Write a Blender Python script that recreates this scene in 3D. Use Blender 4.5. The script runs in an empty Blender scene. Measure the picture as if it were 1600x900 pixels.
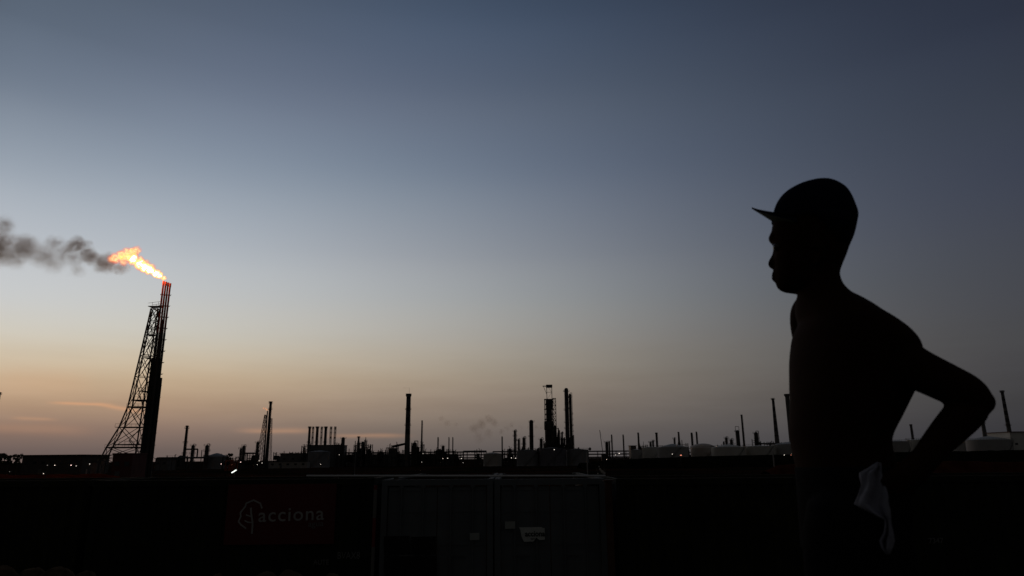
import bpy, bmesh, math, random
from mathutils import Vector, Matrix, noise
R = math.radians
C = bpy.context.scene.collection
SC = bpy.context.scene
rnd = random.Random(7)

# ---------------------------------------------------------------- camera
PITCH, ROLL, FPX = 14.0, 0.5, 1066.7
CAMZ = 0.95
cam_d = bpy.data.cameras.new('camera'); cam = bpy.data.objects.new('camera', cam_d); C.objects.link(cam)
cam_d.lens = 24.0; cam_d.sensor_width = 36.0; cam_d.clip_start = 0.05; cam_d.clip_end = 20000
cam.rotation_mode = 'XYZ'
CM = Matrix.Rotation(R(90 + PITCH), 4, 'X') @ Matrix.Rotation(R(-ROLL), 4, 'Z')
cam.matrix_world = Matrix.Translation((0, 0, CAMZ)) @ CM
cam_d.dof.use_dof = True; cam_d.dof.focus_distance = 150.0; cam_d.dof.aperture_fstop = 6.3
SC.camera = cam
FWD = CM.to_3x3() @ Vector((0, 0, -1))
CAM = Vector((0, 0, CAMZ))

# ---------------------------------------------------------------- exposure
SC.view_settings.view_transform = 'Standard'; SC.view_settings.look = 'None'
SC.view_settings.exposure = 0.0; SC.view_settings.gamma = 1.0
SC.cycles.use_denoising = True
SC.cycles.volume_step_rate = 1.0; SC.cycles.volume_max_steps = 256
SC.cycles.max_bounces = 6; SC.cycles.volume_bounces = 1
SC.cycles.sample_clamp_indirect = 5.0

def ray(px, py):
    return (CM.to_3x3() @ Vector(((px - 800) / FPX, (450 - py) / FPX, -1))).normalized()
def at(px, py, Y):
    d = ray(px, py); return CAM + d * (Y / d.y)
def ppm(P):                      # photo pixels per metre at a point
    return FPX / (P - CAM).dot(FWD)

# ---------------------------------------------------------------- sky: Sky Texture plus measured dusk colours by azimuth and elevation
def lin(c):
    return tuple(((v / 255) / 12.92 if v / 255 <= 0.04045 else ((v / 255 + 0.055) / 1.055) ** 2.4) for v in c)
W = bpy.data.worlds.new('World'); SC.world = W; W.use_nodes = True
nt = W.node_tree; nt.nodes.clear(); N = nt.nodes; L = nt.links
def node(nt_, t, **kw):
    n = nt_.nodes.new(t)
    for k, v in kw.items(): setattr(n, k, v)
    return n
def M(nt_, op, a, b=None, c=None, clamp=False):
    n = nt_.nodes.new('ShaderNodeMath'); n.operation = op; n.use_clamp = clamp
    for i, v in enumerate((a, b, c)):
        if v is None: continue
        if isinstance(v, (int, float)): n.inputs[i].default_value = v
        else: nt_.links.new(v, n.inputs[i])
    return n.outputs[0]
def mapr(nt_, v, a, b, c=0.0, d=1.0, kind='LINEAR'):
    n = nt_.nodes.new('ShaderNodeMapRange'); n.interpolation_type = kind
    nt_.links.new(v, n.inputs[0])
    for i, x in zip((1, 2, 3, 4), (a, b, c, d)): n.inputs[i].default_value = x
    return n.outputs[0]
def mixc(nt_, f, a, b, blend='MIX'):
    n = nt_.nodes.new('ShaderNodeMix'); n.data_type = 'RGBA'; n.blend_type = blend
    for s, v in ((n.inputs[0], f), (n.inputs[6], a), (n.inputs[7], b)):
        if isinstance(v, (int, float)): s.default_value = v
        elif isinstance(v, tuple): s.default_value = v if len(v) == 4 else v + (1,)
        else: nt_.links.new(v, s)
    return n.outputs[2]
tc = node(nt, 'ShaderNodeTexCoord'); nrm = node(nt, 'ShaderNodeVectorMath', operation='NORMALIZE')
L.new(tc.outputs['Generated'], nrm.inputs[0])
sep = node(nt, 'ShaderNodeSeparateXYZ'); L.new(nrm.outputs[0], sep.inputs[0])
el = M(nt, 'MULTIPLY', M(nt, 'ARCSINE', sep.outputs[2]), 180 / math.pi)
az = M(nt, 'MULTIPLY', M(nt, 'ARCTAN2', sep.outputs[0], sep.outputs[1]), 180 / math.pi)
elf = mapr(nt, el, -5, 45)
YS = (20, 150, 280, 400, 470, 530, 580, 620, 660, 700)
COLS = {   # photo column -> sky colours down the column
    20:   [(92,104,120), (121,132,147), (160,169,180), (190,194,199), (202,203,202), (208,199,183), (203,182,155), (186,157,129), (152,126,109), (116,99,93)],
    300:  [(88,99,117), (115,126,144), (148,159,173), (181,187,193), (195,196,194), (201,195,181), (198,178,151), (180,154,128), (151,127,111), (114,99,93)],
    600:  [(76,90,111), (99,110,129), (126,138,153), (158,163,170), (173,175,175), (180,174,164), (175,161,143), (159,142,125), (134,120,108), (106,96,91)],
    900:  [(62,75,95), (82,93,110), (100,110,127), (124,130,139), (137,140,142), (141,138,133), (136,129,119), (126,116,107), (110,102,97), (91,86,85)],
    1200: [(54,63,80), (67,76,92), (78,86,101), (90,95,105), (95,98,103), (99,98,98), (97,94,92), (91,88,86), (82,79,79), (69,68,71)],
    1580: [(44,50,65), (53,59,72), (58,63,77), (63,66,75), (64,66,73), (64,65,69), (61,61,65), (57,57,60), (52,52,56), (47,47,52)],
}
keys = sorted(COLS); AZS = []
for px in keys:
    d = ray(px, 400); AZS.append(math.degrees(math.atan2(d.x, d.y)))
azf = mapr(nt, az, -50, 50)
tot = None; wsum = None
for i, px in enumerate(keys):
    rp = node(nt, 'ShaderNodeValToRGB'); cr = rp.color_ramp; cr.interpolation = 'CARDINAL'
    pts = []
    for y, c in zip(YS, COLS[px]):
        d = ray(px, y); pts.append(((math.degrees(math.asin(d.z)) + 5) / 50, lin(c)))
    pts.append((0.995, tuple(v * 0.45 for v in lin(COLS[px][0]))))
    pts.append(((0.0 + 5) / 50 - 0.012, tuple(v * 0.8 for v in lin(COLS[px][-1]))))
    pts.append((0.06, (0.004, 0.004, 0.004)))
    pts.sort()
    cr.elements[0].position = pts[0][0]; cr.elements[0].color = pts[0][1] + (1,)
    cr.elements[1].position = pts[-1][0]; cr.elements[1].color = pts[-1][1] + (1,)
    for p, c in pts[1:-1]:
        e = cr.elements.new(p); e.color = c + (1,)
    L.new(elf, rp.inputs[0])
    wr = node(nt, 'ShaderNodeValToRGB'); wc = wr.color_ramp; wc.interpolation = 'B_SPLINE'
    wp = [((a_ + 50) / 100, 1.0 if k_ == i else 0.0) for k_, a_ in enumerate(AZS)]
    wp = [(0.0, 1.0 if i == 0 else 0.0)] + wp + [(1.0, 1.0 if i == len(keys) - 1 else 0.0)]
    wc.elements[0].position, wc.elements[1].position = 0.0, 1.0
    wc.elements[0].color = (wp[0][1],) * 3 + (1,); wc.elements[1].color = (wp[-1][1],) * 3 + (1,)
    for p, v in wp[1:-1]:
        e = wc.elements.new(p); e.color = (v, v, v, 1)
    L.new(azf, wr.inputs[0])
    sc_ = node(nt, 'ShaderNodeVectorMath', operation='SCALE'); L.new(rp.outputs[0], sc_.inputs[0]); L.new(wr.outputs[0], sc_.inputs['Scale'])
    if tot is None: tot = sc_.outputs[0]
    else:
        ad_ = node(nt, 'ShaderNodeVectorMath', operation='ADD'); L.new(tot, ad_.inputs[0]); L.new(sc_.outputs[0], ad_.inputs[1]); tot = ad_.outputs[0]
skycol = tot
# uneven dusk haze low in the sky and thin sunlit cloud streaks above the left horizon
cmb = node(nt, 'ShaderNodeCombineXYZ'); L.new(M(nt, 'MULTIPLY', az, 0.11), cmb.inputs[0]); L.new(M(nt, 'MULTIPLY', el, 0.75), cmb.inputs[1])
nz = node(nt, 'ShaderNodeTexNoise'); nz.inputs['Scale'].default_value = 1.0; nz.inputs['Detail'].default_value = 5; nz.inputs['Roughness'].default_value = 0.55
L.new(cmb.outputs[0], nz.inputs['Vector'])
low = M(nt, 'MULTIPLY', mapr(nt, el, 0, 3), mapr(nt, el, 11, 4))
k = M(nt, 'ADD', 1.0, M(nt, 'MULTIPLY', M(nt, 'MULTIPLY', M(nt, 'SUBTRACT', nz.outputs['Fac'], 0.5), 0.22), low))
kc = node(nt, 'ShaderNodeCombineColor'); L.new(k, kc.inputs[0])
L.new(M(nt, 'POWER', k, 1.15), kc.inputs[1]); L.new(M(nt, 'POWER', k, 1.3), kc.inputs[2])
skycol = mixc(nt, 1.0, skycol, kc.outputs[0], 'MULTIPLY')
for (x0, y0, x1, y1, w, amp) in ((70, 629, 180, 633, 0.11, 0.5), (140, 630, 240, 647, 0.14, 0.42), (10, 652, 95, 657, 0.12, 0.2), (360, 671, 500, 673, 0.2, 0.25), (500, 681, 650, 682, 0.16, 0.22), (-80, 668, 160, 674, 0.35, 0.13), (-40, 590, 160, 600, 0.9, 0.12)):
    d0, d1 = ray(x0, y0), ray(x1, y1)
    a0, a1 = (math.degrees(math.atan2(d.x, d.y)) for d in (d0, d1)); e0, e1 = (math.degrees(math.asin(d.z)) for d in (d0, d1))
    ce = mapr(nt, az, a0, a1, e0, e1)
    wob = M(nt, 'MULTIPLY', M(nt, 'SUBTRACT', nz.outputs['Fac'], 0.5), 0.5)
    df = M(nt, 'DIVIDE', M(nt, 'SUBTRACT', M(nt, 'ADD', el, wob), ce), w)
    g = M(nt, 'POWER', 2.718, M(nt, 'MULTIPLY', M(nt, 'MULTIPLY', df, df), -1.0))
    m_ = (a0 + a1) / 2; h = abs(a1 - a0) / 2
    aw = mapr(nt, M(nt, 'ABSOLUTE', M(nt, 'SUBTRACT', az, m_)), h * 1.1, h * 0.3, kind='SMOOTHSTEP')
    f = M(nt, 'MULTIPLY', M(nt, 'MULTIPLY', g, aw), amp)
    skycol = mixc(nt, f, skycol, lin((226, 166, 122)))
# away from the afterglow the sky is night dark
absaz = M(nt, 'ABSOLUTE', az)
BACKSKY = (0.026, 0.026, 0.026)
dark = mapr(nt, absaz, 38, 56, 0.0, 1.0, kind='SMOOTHSTEP')
hi = mapr(nt, el, 40, 60, 0.0, 1.0, kind='SMOOTHSTEP')
skycol = mixc(nt, dark, skycol, BACKSKY)
skycol = mixc(nt, hi, skycol, (0.018, 0.020, 0.025))
below = mapr(nt, el, -1.0, -2.5)
skycol = mixc(nt, below, skycol, (0.004, 0.004, 0.004))
sky = node(nt, 'ShaderNodeTexSky', sky_type='NISHITA'); sky.sun_disc = False
SUN_EL, SUN_AZ = 0.6, -24.0
sky.sun_elevation = R(SUN_EL); sky.sun_rotation = R(SUN_AZ); sky.dust_density = 4.0
bg = node(nt, 'ShaderNodeBackground'); bg.inputs['Strength'].default_value = 1.0; L.new(skycol, bg.inputs['Color'])
bg2 = node(nt, 'ShaderNodeBackground'); bg2.inputs['Strength'].default_value = 0.0006; L.new(sky.outputs[0], bg2.inputs['Color'])
ads = node(nt, 'ShaderNodeAddShader'); L.new(bg.outputs[0], ads.inputs[0]); L.new(bg2.outputs[0], ads.inputs[1])
wo = node(nt, 'ShaderNodeOutputWorld'); L.new(ads.outputs[0], wo.inputs['Surface'])
# the sun has just set beyond the refinery: a last weak warm light
sun_d = bpy.data.lights.new('sun', 'SUN'); sun_d.energy = 0.03; sun_d.angle = R(3.0); sun_d.color = (1.0, 0.55, 0.3)
sun = bpy.data.objects.new('sun', sun_d); C.objects.link(sun)
sd = Vector((math.sin(R(SUN_AZ)) * math.cos(R(SUN_EL + 1.5)), math.cos(R(SUN_AZ)) * math.cos(R(SUN_EL + 1.5)), math.sin(R(SUN_EL + 1.5))))
sun.rotation_euler = sd.to_track_quat('Z', 'Y').to_euler(); sun.location = (-200, 300, 120)

# ---------------------------------------------------------------- materials
def mat(name, col, rough=0.7, metal=0.0, var=0.3, scale=1.0, bump=0.0, stripes=None, emit=None, spec=0.5):
    m = bpy.data.materials.new(name); m.use_nodes = True; t = m.node_tree
    b = t.nodes['Principled BSDF']; b.inputs['Roughness'].default_value = rough; b.inputs['Metallic'].default_value = metal
    b.inputs['Specular IOR Level'].default_value = spec
    co = t.nodes.new('ShaderNodeTexCoord')
    n = t.nodes.new('ShaderNodeTexNoise'); n.inputs['Scale'].default_value = scale; n.inputs['Detail'].default_value = 6; n.inputs['Roughness'].default_value = 0.65
    t.links.new(co.outputs['Object'], n.inputs['Vector'])
    c1 = tuple(c * (1 - var) for c in col); c2 = tuple(min(1, c * (1 + var)) for c in col)
    c = mixc(t, mapr(t, n.outputs['Fac'], 0.3, 0.7), c1, c2)
    if stripes:                                   # (second colour, period m, phase, z0): painted bands above z0
        s = t.nodes.new('ShaderNodeSeparateXYZ'); t.links.new(co.outputs['Object'], s.inputs[0])
        fr = M(t, 'GREATER_THAN', M(t, 'FRACT', M(t, 'DIVIDE', M(t, 'ADD', s.outputs[2], stripes[2]), stripes[1])), 0.5)
        up = M(t, 'GREATER_THAN', s.outputs[2], stripes[3])
        c = mixc(t, M(t, 'MULTIPLY', fr, up), c, stripes[0])
    t.links.new(c, b.inputs['Base Color'])
    if bump:
        bp = t.nodes.new('ShaderNodeBump'); bp.inputs['Strength'].default_value = bump; t.links.new(n.outputs['Fac'], bp.inputs['Height']); t.links.new(bp.outputs[0], b.inputs['Normal'])
    if emit:
        b.inputs['Emission Color'].default_value = emit[0] + (1,); b.inputs['Emission Strength'].default_value = emit[1]
    return m
DK = mat('weathered dark steel', (0.06, 0.055, 0.05), 0.65, 0.2, 0.4, 0.6)
DK2 = mat('grey plant steel', (0.13, 0.13, 0.125), 0.6, 0.2, 0.3, 0.4)
CONC = mat('stained concrete', (0.28, 0.26, 0.24), 0.9, 0, 0.25, 0.5)
CONCD = mat('sooty concrete', (0.14, 0.13, 0.12), 0.9, 0, 0.3, 0.3)
PALE = mat('pale tank paint', (0.55, 0.52, 0.47), 0.7, 0, 0.12, 0.15)
PALED = mat('grey tank paint', (.3, .3, .31), 0.7, 0, 0.15, 0.15)
PALEW = mat('pale lit edge', (0.75, 0.73, 0.7), 0.6, 0, 0.08, 0.3)
GLOWRED = mat('red flame glow', (0.42, 0.055, 0.03), 0.7, 0, 0.3, 0.7)
REDB = mat('rust red cladding', (.12, .03, .024), 0.8, 0, 0.3, 0.4)
ROOF = mat('dark roofing', (0.07, 0.065, 0.06), 0.85, 0, 0.3, 0.5)
GREEN = mat('dusty leaves', (0.045, 0.055, 0.03), 0.9, 0, 0.5, 1.5)
BARK = mat('bark', (0.09, 0.07, 0.05), 0.95, 0, 0.3, 4)
ROCK = mat('brown earth clod', (0.10, 0.07, 0.045), 1.0, 0, 0.6, 14, 1.0, spec=0.0)
LAMPW = mat('white lamp glass', (0.8, 0.8, 0.8), 0.4, emit=((1.0, 0.88, 0.76), 1.3))
LAMPP = mat('pinkish lamp glass', (0.8, 0.7, 0.7), 0.4, emit=((1.0, 0.66, 0.6), 1.7))
LAMPR = mat('red orange lamp glass', (0.8, 0.4, 0.3), 0.4, emit=((1.0, 0.32, 0.2), 1.6))
GLASS = mat('dark window glass', (0.02, 0.022, 0.025), 0.1, 0, 0.1, 1)

# ---------------------------------------------------------------- mesh helpers
class MB:
    def __init__(s): s.v = []; s.f = []; s.sm = []
    def add(s, vs, fs, smooth=False):
        o = len(s.v); s.v += [tuple(v) for v in vs]; s.f += [tuple(i + o for i in f) for f in fs]; s.sm += [smooth] * len(fs); return s
    def box(s, c, size, rz=0.0):
        hx, hy, hz = (k / 2 for k in size); ca, sa = math.cos(rz), math.sin(rz)
        vs = []
        for z in (-hz, hz):
            for x, y in ((-hx, -hy), (hx, -hy), (hx, hy), (-hx, hy)):
                vs.append((c[0] + x * ca - y * sa, c[1] + x * sa + y * ca, c[2] + z))
        return s.add(vs, [(3, 2, 1, 0), (4, 5, 6, 7), (0, 1, 5, 4), (1, 2, 6, 5), (2, 3, 7, 6), (3, 0, 4, 7)])
    def tube(s, p0, p1, r0, r1=None, n=12, cap=True):
        p0, p1 = Vector(p0), Vector(p1); r1 = r0 if r1 is None else r1
        d = (p1 - p0).normalized(); u = d.orthogonal().normalized(); w = d.cross(u)
        vs = []
        for p, r in ((p0, r0), (p1, r1)):
            for i in range(n):
                a = 2 * math.pi * i / n; vs.append(p + (u * math.cos(a) + w * math.sin(a)) * r)
        fs = [(i, (i + 1) % n, n + (i + 1) % n, n + i) for i in range(n)]
        s.add(vs, fs, n > 6)
        if cap: s.add(vs[:n], [tuple(range(n))[::-1]]); s.add(vs[n:], [tuple(range(n))])
        return s
    def bar(s, p0, p1, t): return s.tube(p0, p1, t * 0.7, n=4)
    def path(s, pts, r, n=8):
        for a, b in zip(pts, pts[1:]): s.tube(a, b, r, n=n)
        return s
    def lathe(s, prof, c=(0, 0, 0), n=24, smooth=True):    # prof: (r, z) upward
        vs = []; fs = []
        for r, z in prof:
            for i in range(n):
                a = 2 * math.pi * i / n; vs.append((c[0] + r * math.cos(a), c[1] + r * math.sin(a), c[2] + z))
        for j in range(len(prof) - 1):
            for i in range(n):
                fs.append((j * n + i, j * n + (i + 1) % n, (j + 1) * n + (i + 1) % n, (j + 1) * n + i))
        s.add(vs, fs, smooth)
        s.add(vs[:n], [tuple(range(n))[::-1]]); s.add(vs[-n:], [tuple(range(n))]); return s
    def ball(s, c, r, n=12, sq=(1, 1, 1)):
        prof = [(math.sin(math.pi * k / n) * r + 1e-5, -math.cos(math.pi * k / n) * r) for k in range(n + 1)]
        o = len(s.v); s.lathe(prof, (0, 0, 0), n)
        for i in range(o, len(s.v)):
            v = s.v[i]; s.v[i] = (v[0] * sq[0] + c[0], v[1] * sq[1] + c[1], v[2] * sq[2] + c[2])
        return s
    def prism(s, poly, y0, y1):                            # poly in (x,z), extruded in y
        n = len(poly); vs = [(x, y0, z) for x, z in poly] + [(x, y1, z) for x, z in poly]
        return s.add(vs, [tuple(range(n)), tuple(range(n, 2 * n))[::-1]] + [(i, n + i, n + (i + 1) % n, (i + 1) % n) for i in range(n)])
    def build(s, name, m, parent=None, loc=None):
        me = bpy.data.meshes.new(name); me.from_pydata(s.v, [], s.f); me.validate(); me.update()
        for p, k in zip(me.polygons, s.sm): p.use_smooth = k
        me.materials.append(m)
        o = bpy.data.objects.new(name, me); C.objects.link(o)
        if parent: o.parent = parent
        if loc: o.location = loc
        return o
def thing(name, label, cat, loc=(0, 0, 0), group=None, rz=0):
    o = bpy.data.objects.new(name, None); C.objects.link(o); o.empty_display_size = 0.3
    o.location = loc; o.rotation_euler = (0, 0, rz); o['label'] = label; o['category'] = cat
    if group: o['group'] = group
    return o
def tag(o, label, cat, group=None):
    o['label'] = label; o['category'] = cat
    if group: o['group'] = group
    return o

# ---------------------------------------------------------------- ground
def gz(x, y):
    ks = ((-1e9, 0), (3, 0), (7.4, -0.30), (12, -2.1), (30, -2.1), (110, -4.0), (1e9, -4.0))
    for (a, za), (b, zb) in zip(ks, ks[1:]):
        if y <= b: return za + (zb - za) * (y - a) / (b - a)
def lerp(a, b, t): return a + (b - a) * t
ys = [-3000, -600, -100, -20, -5, 0, 1.5, 3, 4, 5, 6, 7, 8, 9, 10, 11, 12, 14, 17, 20, 24, 30, 36, 44, 54, 64, 76, 90, 100, 110, 125, 140, 155, 170, 185, 200, 215, 230, 250, 270, 300, 340, 380, 430, 480, 540, 620, 720, 900, 1300, 2200, 4000, 9000]
us = [i / 60 for i in range(-60, 61)]
vs = []; fs = []
for j, y in enumerate(ys):
    half = max(25, abs(y) * 1.6)
    for u in us:
        x = u * half * (1 + 0.6 * abs(u))
        z = gz(x, y)
        if 3.5 < y < 430: z += noise.noise(Vector((x * 0.13, y * 0.13, 0))) * (min(0.28, 0.03 * y) if y > 11 else .03) 
        vs.append((x, y, z))
n = len(us)
for j in range(len(ys) - 1):
    for i in range(n - 1): fs.append((j * n + i, j * n + i + 1, (j + 1) * n + i + 1, (j + 1) * n + i))
def ground_mat():
    m = bpy.data.materials.new('dry ground'); m.use_nodes = True; t = m.node_tree; b = t.nodes['Principled BSDF']
    b.inputs['Roughness'].default_value = 1.0; b.inputs['Specular IOR Level'].default_value = 0.0
    co = t.nodes.new('ShaderNodeTexCoord')
    def nzs(s, d=5):
        k = t.nodes.new('ShaderNodeTexNoise'); k.inputs['Scale'].default_value = s; k.inputs['Detail'].default_value = d; t.links.new(co.outputs['Object'], k.inputs['Vector']); return k.outputs['Fac']
    c = mixc(t, mapr(t, nzs(0.03), 0.42, 0.6), (0.016, 0.015, 0.010), (0.05, 0.020, 0.013))
    c = mixc(t, mapr(t, nzs(0.5), 0.4, 0.7, 0, 0.6), c, (0.012, 0.014, 0.008))
    t.links.new(c, b.inputs['Base Color'])
    bp = t.nodes.new('ShaderNodeBump'); bp.inputs['Strength'].default_value = 0.5; bp.inputs['Distance'].default_value = 0.1
    t.links.new(nzs(3.0, 8), bp.inputs['Height']); t.links.new(bp.outputs[0], b.inputs['Normal'])
    return m
GM = ground_mat()
g = MB(); g.add(vs, fs, True); o = g.build('ground', GM); o['kind'] = 'structure'

def ridge(name, pts, Y, depth, m):                          # long earth bank whose crest passes the given points
    b = MB(); vs = []; fs = []
    dense = []
    for (x0, y0), (x1, y1) in zip(pts, pts[1:]):
        for k in range(12): dense.append((lerp(x0, x1, k / 12), lerp(y0, y1, k / 12)))
    dense.append(pts[-1])
    for px, py in dense:
        P = at(px, py, Y); z = P.z + noise.noise(Vector((P.x * 0.2, 3, 0))) * 0.25
        for dy, f in ((-depth, 0), (-depth * 0.55, 0.55), (-depth * 0.2, 0.92), (0, 1.0), (depth * 0.2, 0.9), (depth, 0)):
            zz = lerp(-4.15, z, f) + noise.noise(Vector((P.x * 0.3, dy, 7))) * 0.2 * f
            vs.append((P.x, Y + dy, zz))
    for j in range(len(dense) - 1):
        for i in range(5): fs.append((j * 6 + i, (j + 1) * 6 + i, (j + 1) * 6 + i + 1, j * 6 + i + 1))
    b.add(vs, fs, True); o = b.build(name, m); o['kind'] = 'structure'; return o
BANK = mat('grassy bank', (0.013, 0.013, 0.009), 1.0, 0, 0.5, 0.4, spec=0.0)
REDE = mat('red laterite earth', (.10, .022, .012), 1.0, 0, 0.45, 0.25, spec=0.0)
ridge('berm', [(905, 724), (960, 718), (1027, 715.5), (1115, 712.5), (1235, 710), (1395, 706.5), (1500, 705), (1640, 702)], 330, 14, BANK)
ridge('red_earth_bank', [(-60, 742), (60, 742), (120, 740.5), (165, 741), (190, 745)], 190, 5, REDE)
ridge('red_earth_strip', [(1196, 736), (1215, 727), (1290, 722), (1420, 722), (1500, 720), (1560, 722), (1640, 721)], 200, 5, mat('dull red earth', (0.07, 0.02, 0.012), 1.0, 0, 0.45, 0.25, spec=0.0))

# ---------------------------------------------------------------- plant builders
def base(px, py, Y): P = at(px, py, Y); return P, ppm(P)
def stack(px, py, w, Y, label, wb=None, m=DK, cap=True, plats=(), cat='chimney', name='chimney', bands=None, mast=0, group=None, ladder=True, flare_top=False):
    P, s = base(px, py, Y); r = w / s / 2; rb = (wb or w) / s / 2; z0 = -4.2; h = P.z - z0
    t = thing(name, label, cat, (P.x, P.y, z0), group)
    mm = m
    if bands: mm = mat('banded chimney paint', bands[0], 0.8, 0, 0.2, 0.3, stripes=(bands[1], bands[2], 0.0, h - bands[3]))
    b = MB(); b.lathe([(rb * 1.05, 0), (rb, h * 0.05), (lerp(rb, r, 0.6), h * 0.6), (r, h * 0.985), (r, h)], n=20); b.build('shaft', mm, t)
    if cap: MB().lathe([(r * 1.0, h - r * 1.3), (r * 1.3, h - r * 0.9), (r * 1.3, h + r * 0.05), (r * 0.75, h + r * 0.06)], n=20).build('cap', m, t)
    for pz in plats:
        zz = h * pz; rr = lerp(rb, r, pz)
        c = MB(); c.lathe([(rr * 1.02, zz), (rr * 1.0 + 0.7, zz), (rr + 0.7, zz + 0.15), (rr * 1.02, zz + 0.16)], n=20, smooth=False)
        for k in range(10):
            a = k * math.pi / 5; c.bar((math.cos(a) * (rr + .65), math.sin(a) * (rr + .65), zz), (math.cos(a) * (rr + .65), math.sin(a) * (rr + .65), zz + 1.1), 0.05)
        c.lathe([(rr + .6, zz + 1.05), (rr + .7, zz + 1.05), (rr + .7, zz + 1.15), (rr + .6, zz + 1.15)], n=20)
        c.build('platform', m, t)
    if ladder:
        c = MB(); 
        for sx in (-0.25, 0.25): c.bar((rb + 0.2, sx, 1), (r + 0.2, sx, h - 1), 0.06)
        for k in range(int(h / 3)): c.bar((lerp(rb, r, k * 3 / h) + 0.2, -0.3, 1 + k * 3), (lerp(rb, r, k * 3 / h) + .2, 0.3, 1 + k * 3), 0.1)
        c.build('ladder', m, t)
    if mast:
        mh = mast / s; c = MB(); c.bar((0.4, 0, h), (0.4, 0, h + mh), 0.12); c.bar((0.4, 0, h + mh), (-mh * 0.9, 0, h + mh * 0.97), 0.05); c.build('lightning_rod', m, t)
    return t
def column(px, py, w, Y, label, m=DK, nplat=4, cat='column', name='process_tower', pipe=True, group=None, frame=False):
    P, s = base(px, py, Y); r = w / s / 2 * 0.84; z0 = -4.2; h = P.z - z0
    t = thing(name, label, cat, (P.x, P.y, z0), group)
    b = MB(); b.lathe([(r * 1.2, 0), (r, h * 0.08), (r, h - r * 0.9), (r * 0.85, h - r * 0.45), (r * 0.5, h - r * 0.12), (0.05, h)], n=20); b.build('shell', m, t)
    for k in range(nplat):
        zz = h * (0.3 + 0.65 * k / max(1, nplat - 1)); a0 = rnd.uniform(0, 6.28)
        c = MB(); seg = 10; R1 = r + 0.9
        for q in range(seg):
            a = a0 + q * 0.42; a2 = a + 0.42
            vs = [(math.cos(x) * rr, math.sin(x) * rr, zz + dz) for dz in (0, .12) for x, rr in ((a, r), (a, R1), (a2, R1), (a2, r))]
            c.add(vs, [(3, 2, 1, 0), (4, 5, 6, 7), (0, 1, 5, 4), (1, 2, 6, 5), (2, 3, 7, 6), (3, 0, 4, 7)])
            c.bar((math.cos(a) * R1, math.sin(a) * R1, zz), (math.cos(a) * R1, math.sin(a) * R1, zz + 1.1), .06)
            c.bar((math.cos(a) * R1, math.sin(a) * R1, zz + 1.1), (math.cos(a2) * R1, math.sin(a2) * R1, zz + 1.1), .06)
        c.build('platform', m, t)
    if pipe:
        c = MB(); q = r * 1.35; c.path([(0, 0, h - 0.2), (0, 0, h + r * 0.5), (q, 0, h + r * .5), (q, 0, 1.0), (q + 2, 0, 1.0)], max(0.14, r * 0.16)); c.build('overhead_pipe', m, t)
    c = MB()
    for sx in (-0.25, 0.25): c.bar((-r - .2, sx, 1), (-r - .2, sx, h - 1), .06)
    for k in range(int(h / 2.5)): c.bar((-r - .2, -.3, 1 + k * 2.5), (-r - .2, .3, 1 + k * 2.5), .1)
    c.build('ladder', m, t)
    return t
def tank(x0, x1, ytop, Y, label, m=PALE, peak=0, dome=False, group='storage tanks across the refinery', roofm=None):
    Pa, Pb = at(x0, ytop, Y), at(x1, ytop, Y); c0 = (Pa + Pb) / 2; s = ppm(c0); r = (Pb - Pa).length / 2 * 0.985; z0 = -4.2; h = c0.z - z0
    t = thing('storage_tank', label, 'tank', (c0.x, Y + r * 0.2, z0), group)
    b = MB(); prof = [(r, 0)]
    k = 0
    while prof[-1][1] < h - 0.1:                       # welded courses
        k += 1; zz = min(h, k * 2.4); prof += [(r - 0.01 * k, zz - 0.03), (r - 0.01 * k + .02, zz)]
    b.lathe(prof, n=64); b.build('tank_wall', m, t)
    ph = max(peak, 0.6) / s
    if dome: prof = [(r * 1.004 * math.cos(a), h + ph * math.sin(a)) for a in [i * math.pi / 2 / 8 for i in range(9)]]
    else: prof = [(r * 1.01, h), (r * 0.6, h + ph * 0.45), (r * 0.2, h + ph * 0.88), (0.3, h + ph)]
    prof[-1] = (0.3, h + ph)
    MB().lathe([(r * 1.01, h - 0.05)] + prof, n=48).build('tank_roof', roofm or m, t)
    c = MB()
    for i in range(48):                               # rim handrail
        a = i * math.pi / 24; a2 = a + math.pi / 24
        c.bar((r * math.cos(a), r * math.sin(a), h), (r * math.cos(a), r * math.sin(a), h + 1.1), .05)
        c.bar((r * math.cos(a), r * math.sin(a), h + 1.1), (r * math.cos(a2), r * math.sin(a2), h + 1.1), .05)
    c.build('handrail', DK, t)
    c = MB(); a0 = -2.4 + rnd.uniform(-.4, .6); nst = max(8, int(h / .25))
    for i in range(nst):
        a = a0 + i * 0.75 / (r) * .35; zz = h * i / nst
        c.box(((r + .45) * math.cos(a), (r + .45) * math.sin(a), zz), (.9, .3, .06), a)
    for i in range(nst - 1):
        a = a0 + i * .75 / r * .35; a2 = a0 + (i + 1) * .75 / r * .35
        c.bar(((r + .9) * math.cos(a), (r + .9) * math.sin(a), h * i / nst + 1), ((r + .9) * math.cos(a2), (r + .9) * math.sin(a2), h * (i + 1) / nst + 1), .06)
    c.build('spiral_stair', DK, t)
    return t
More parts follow.
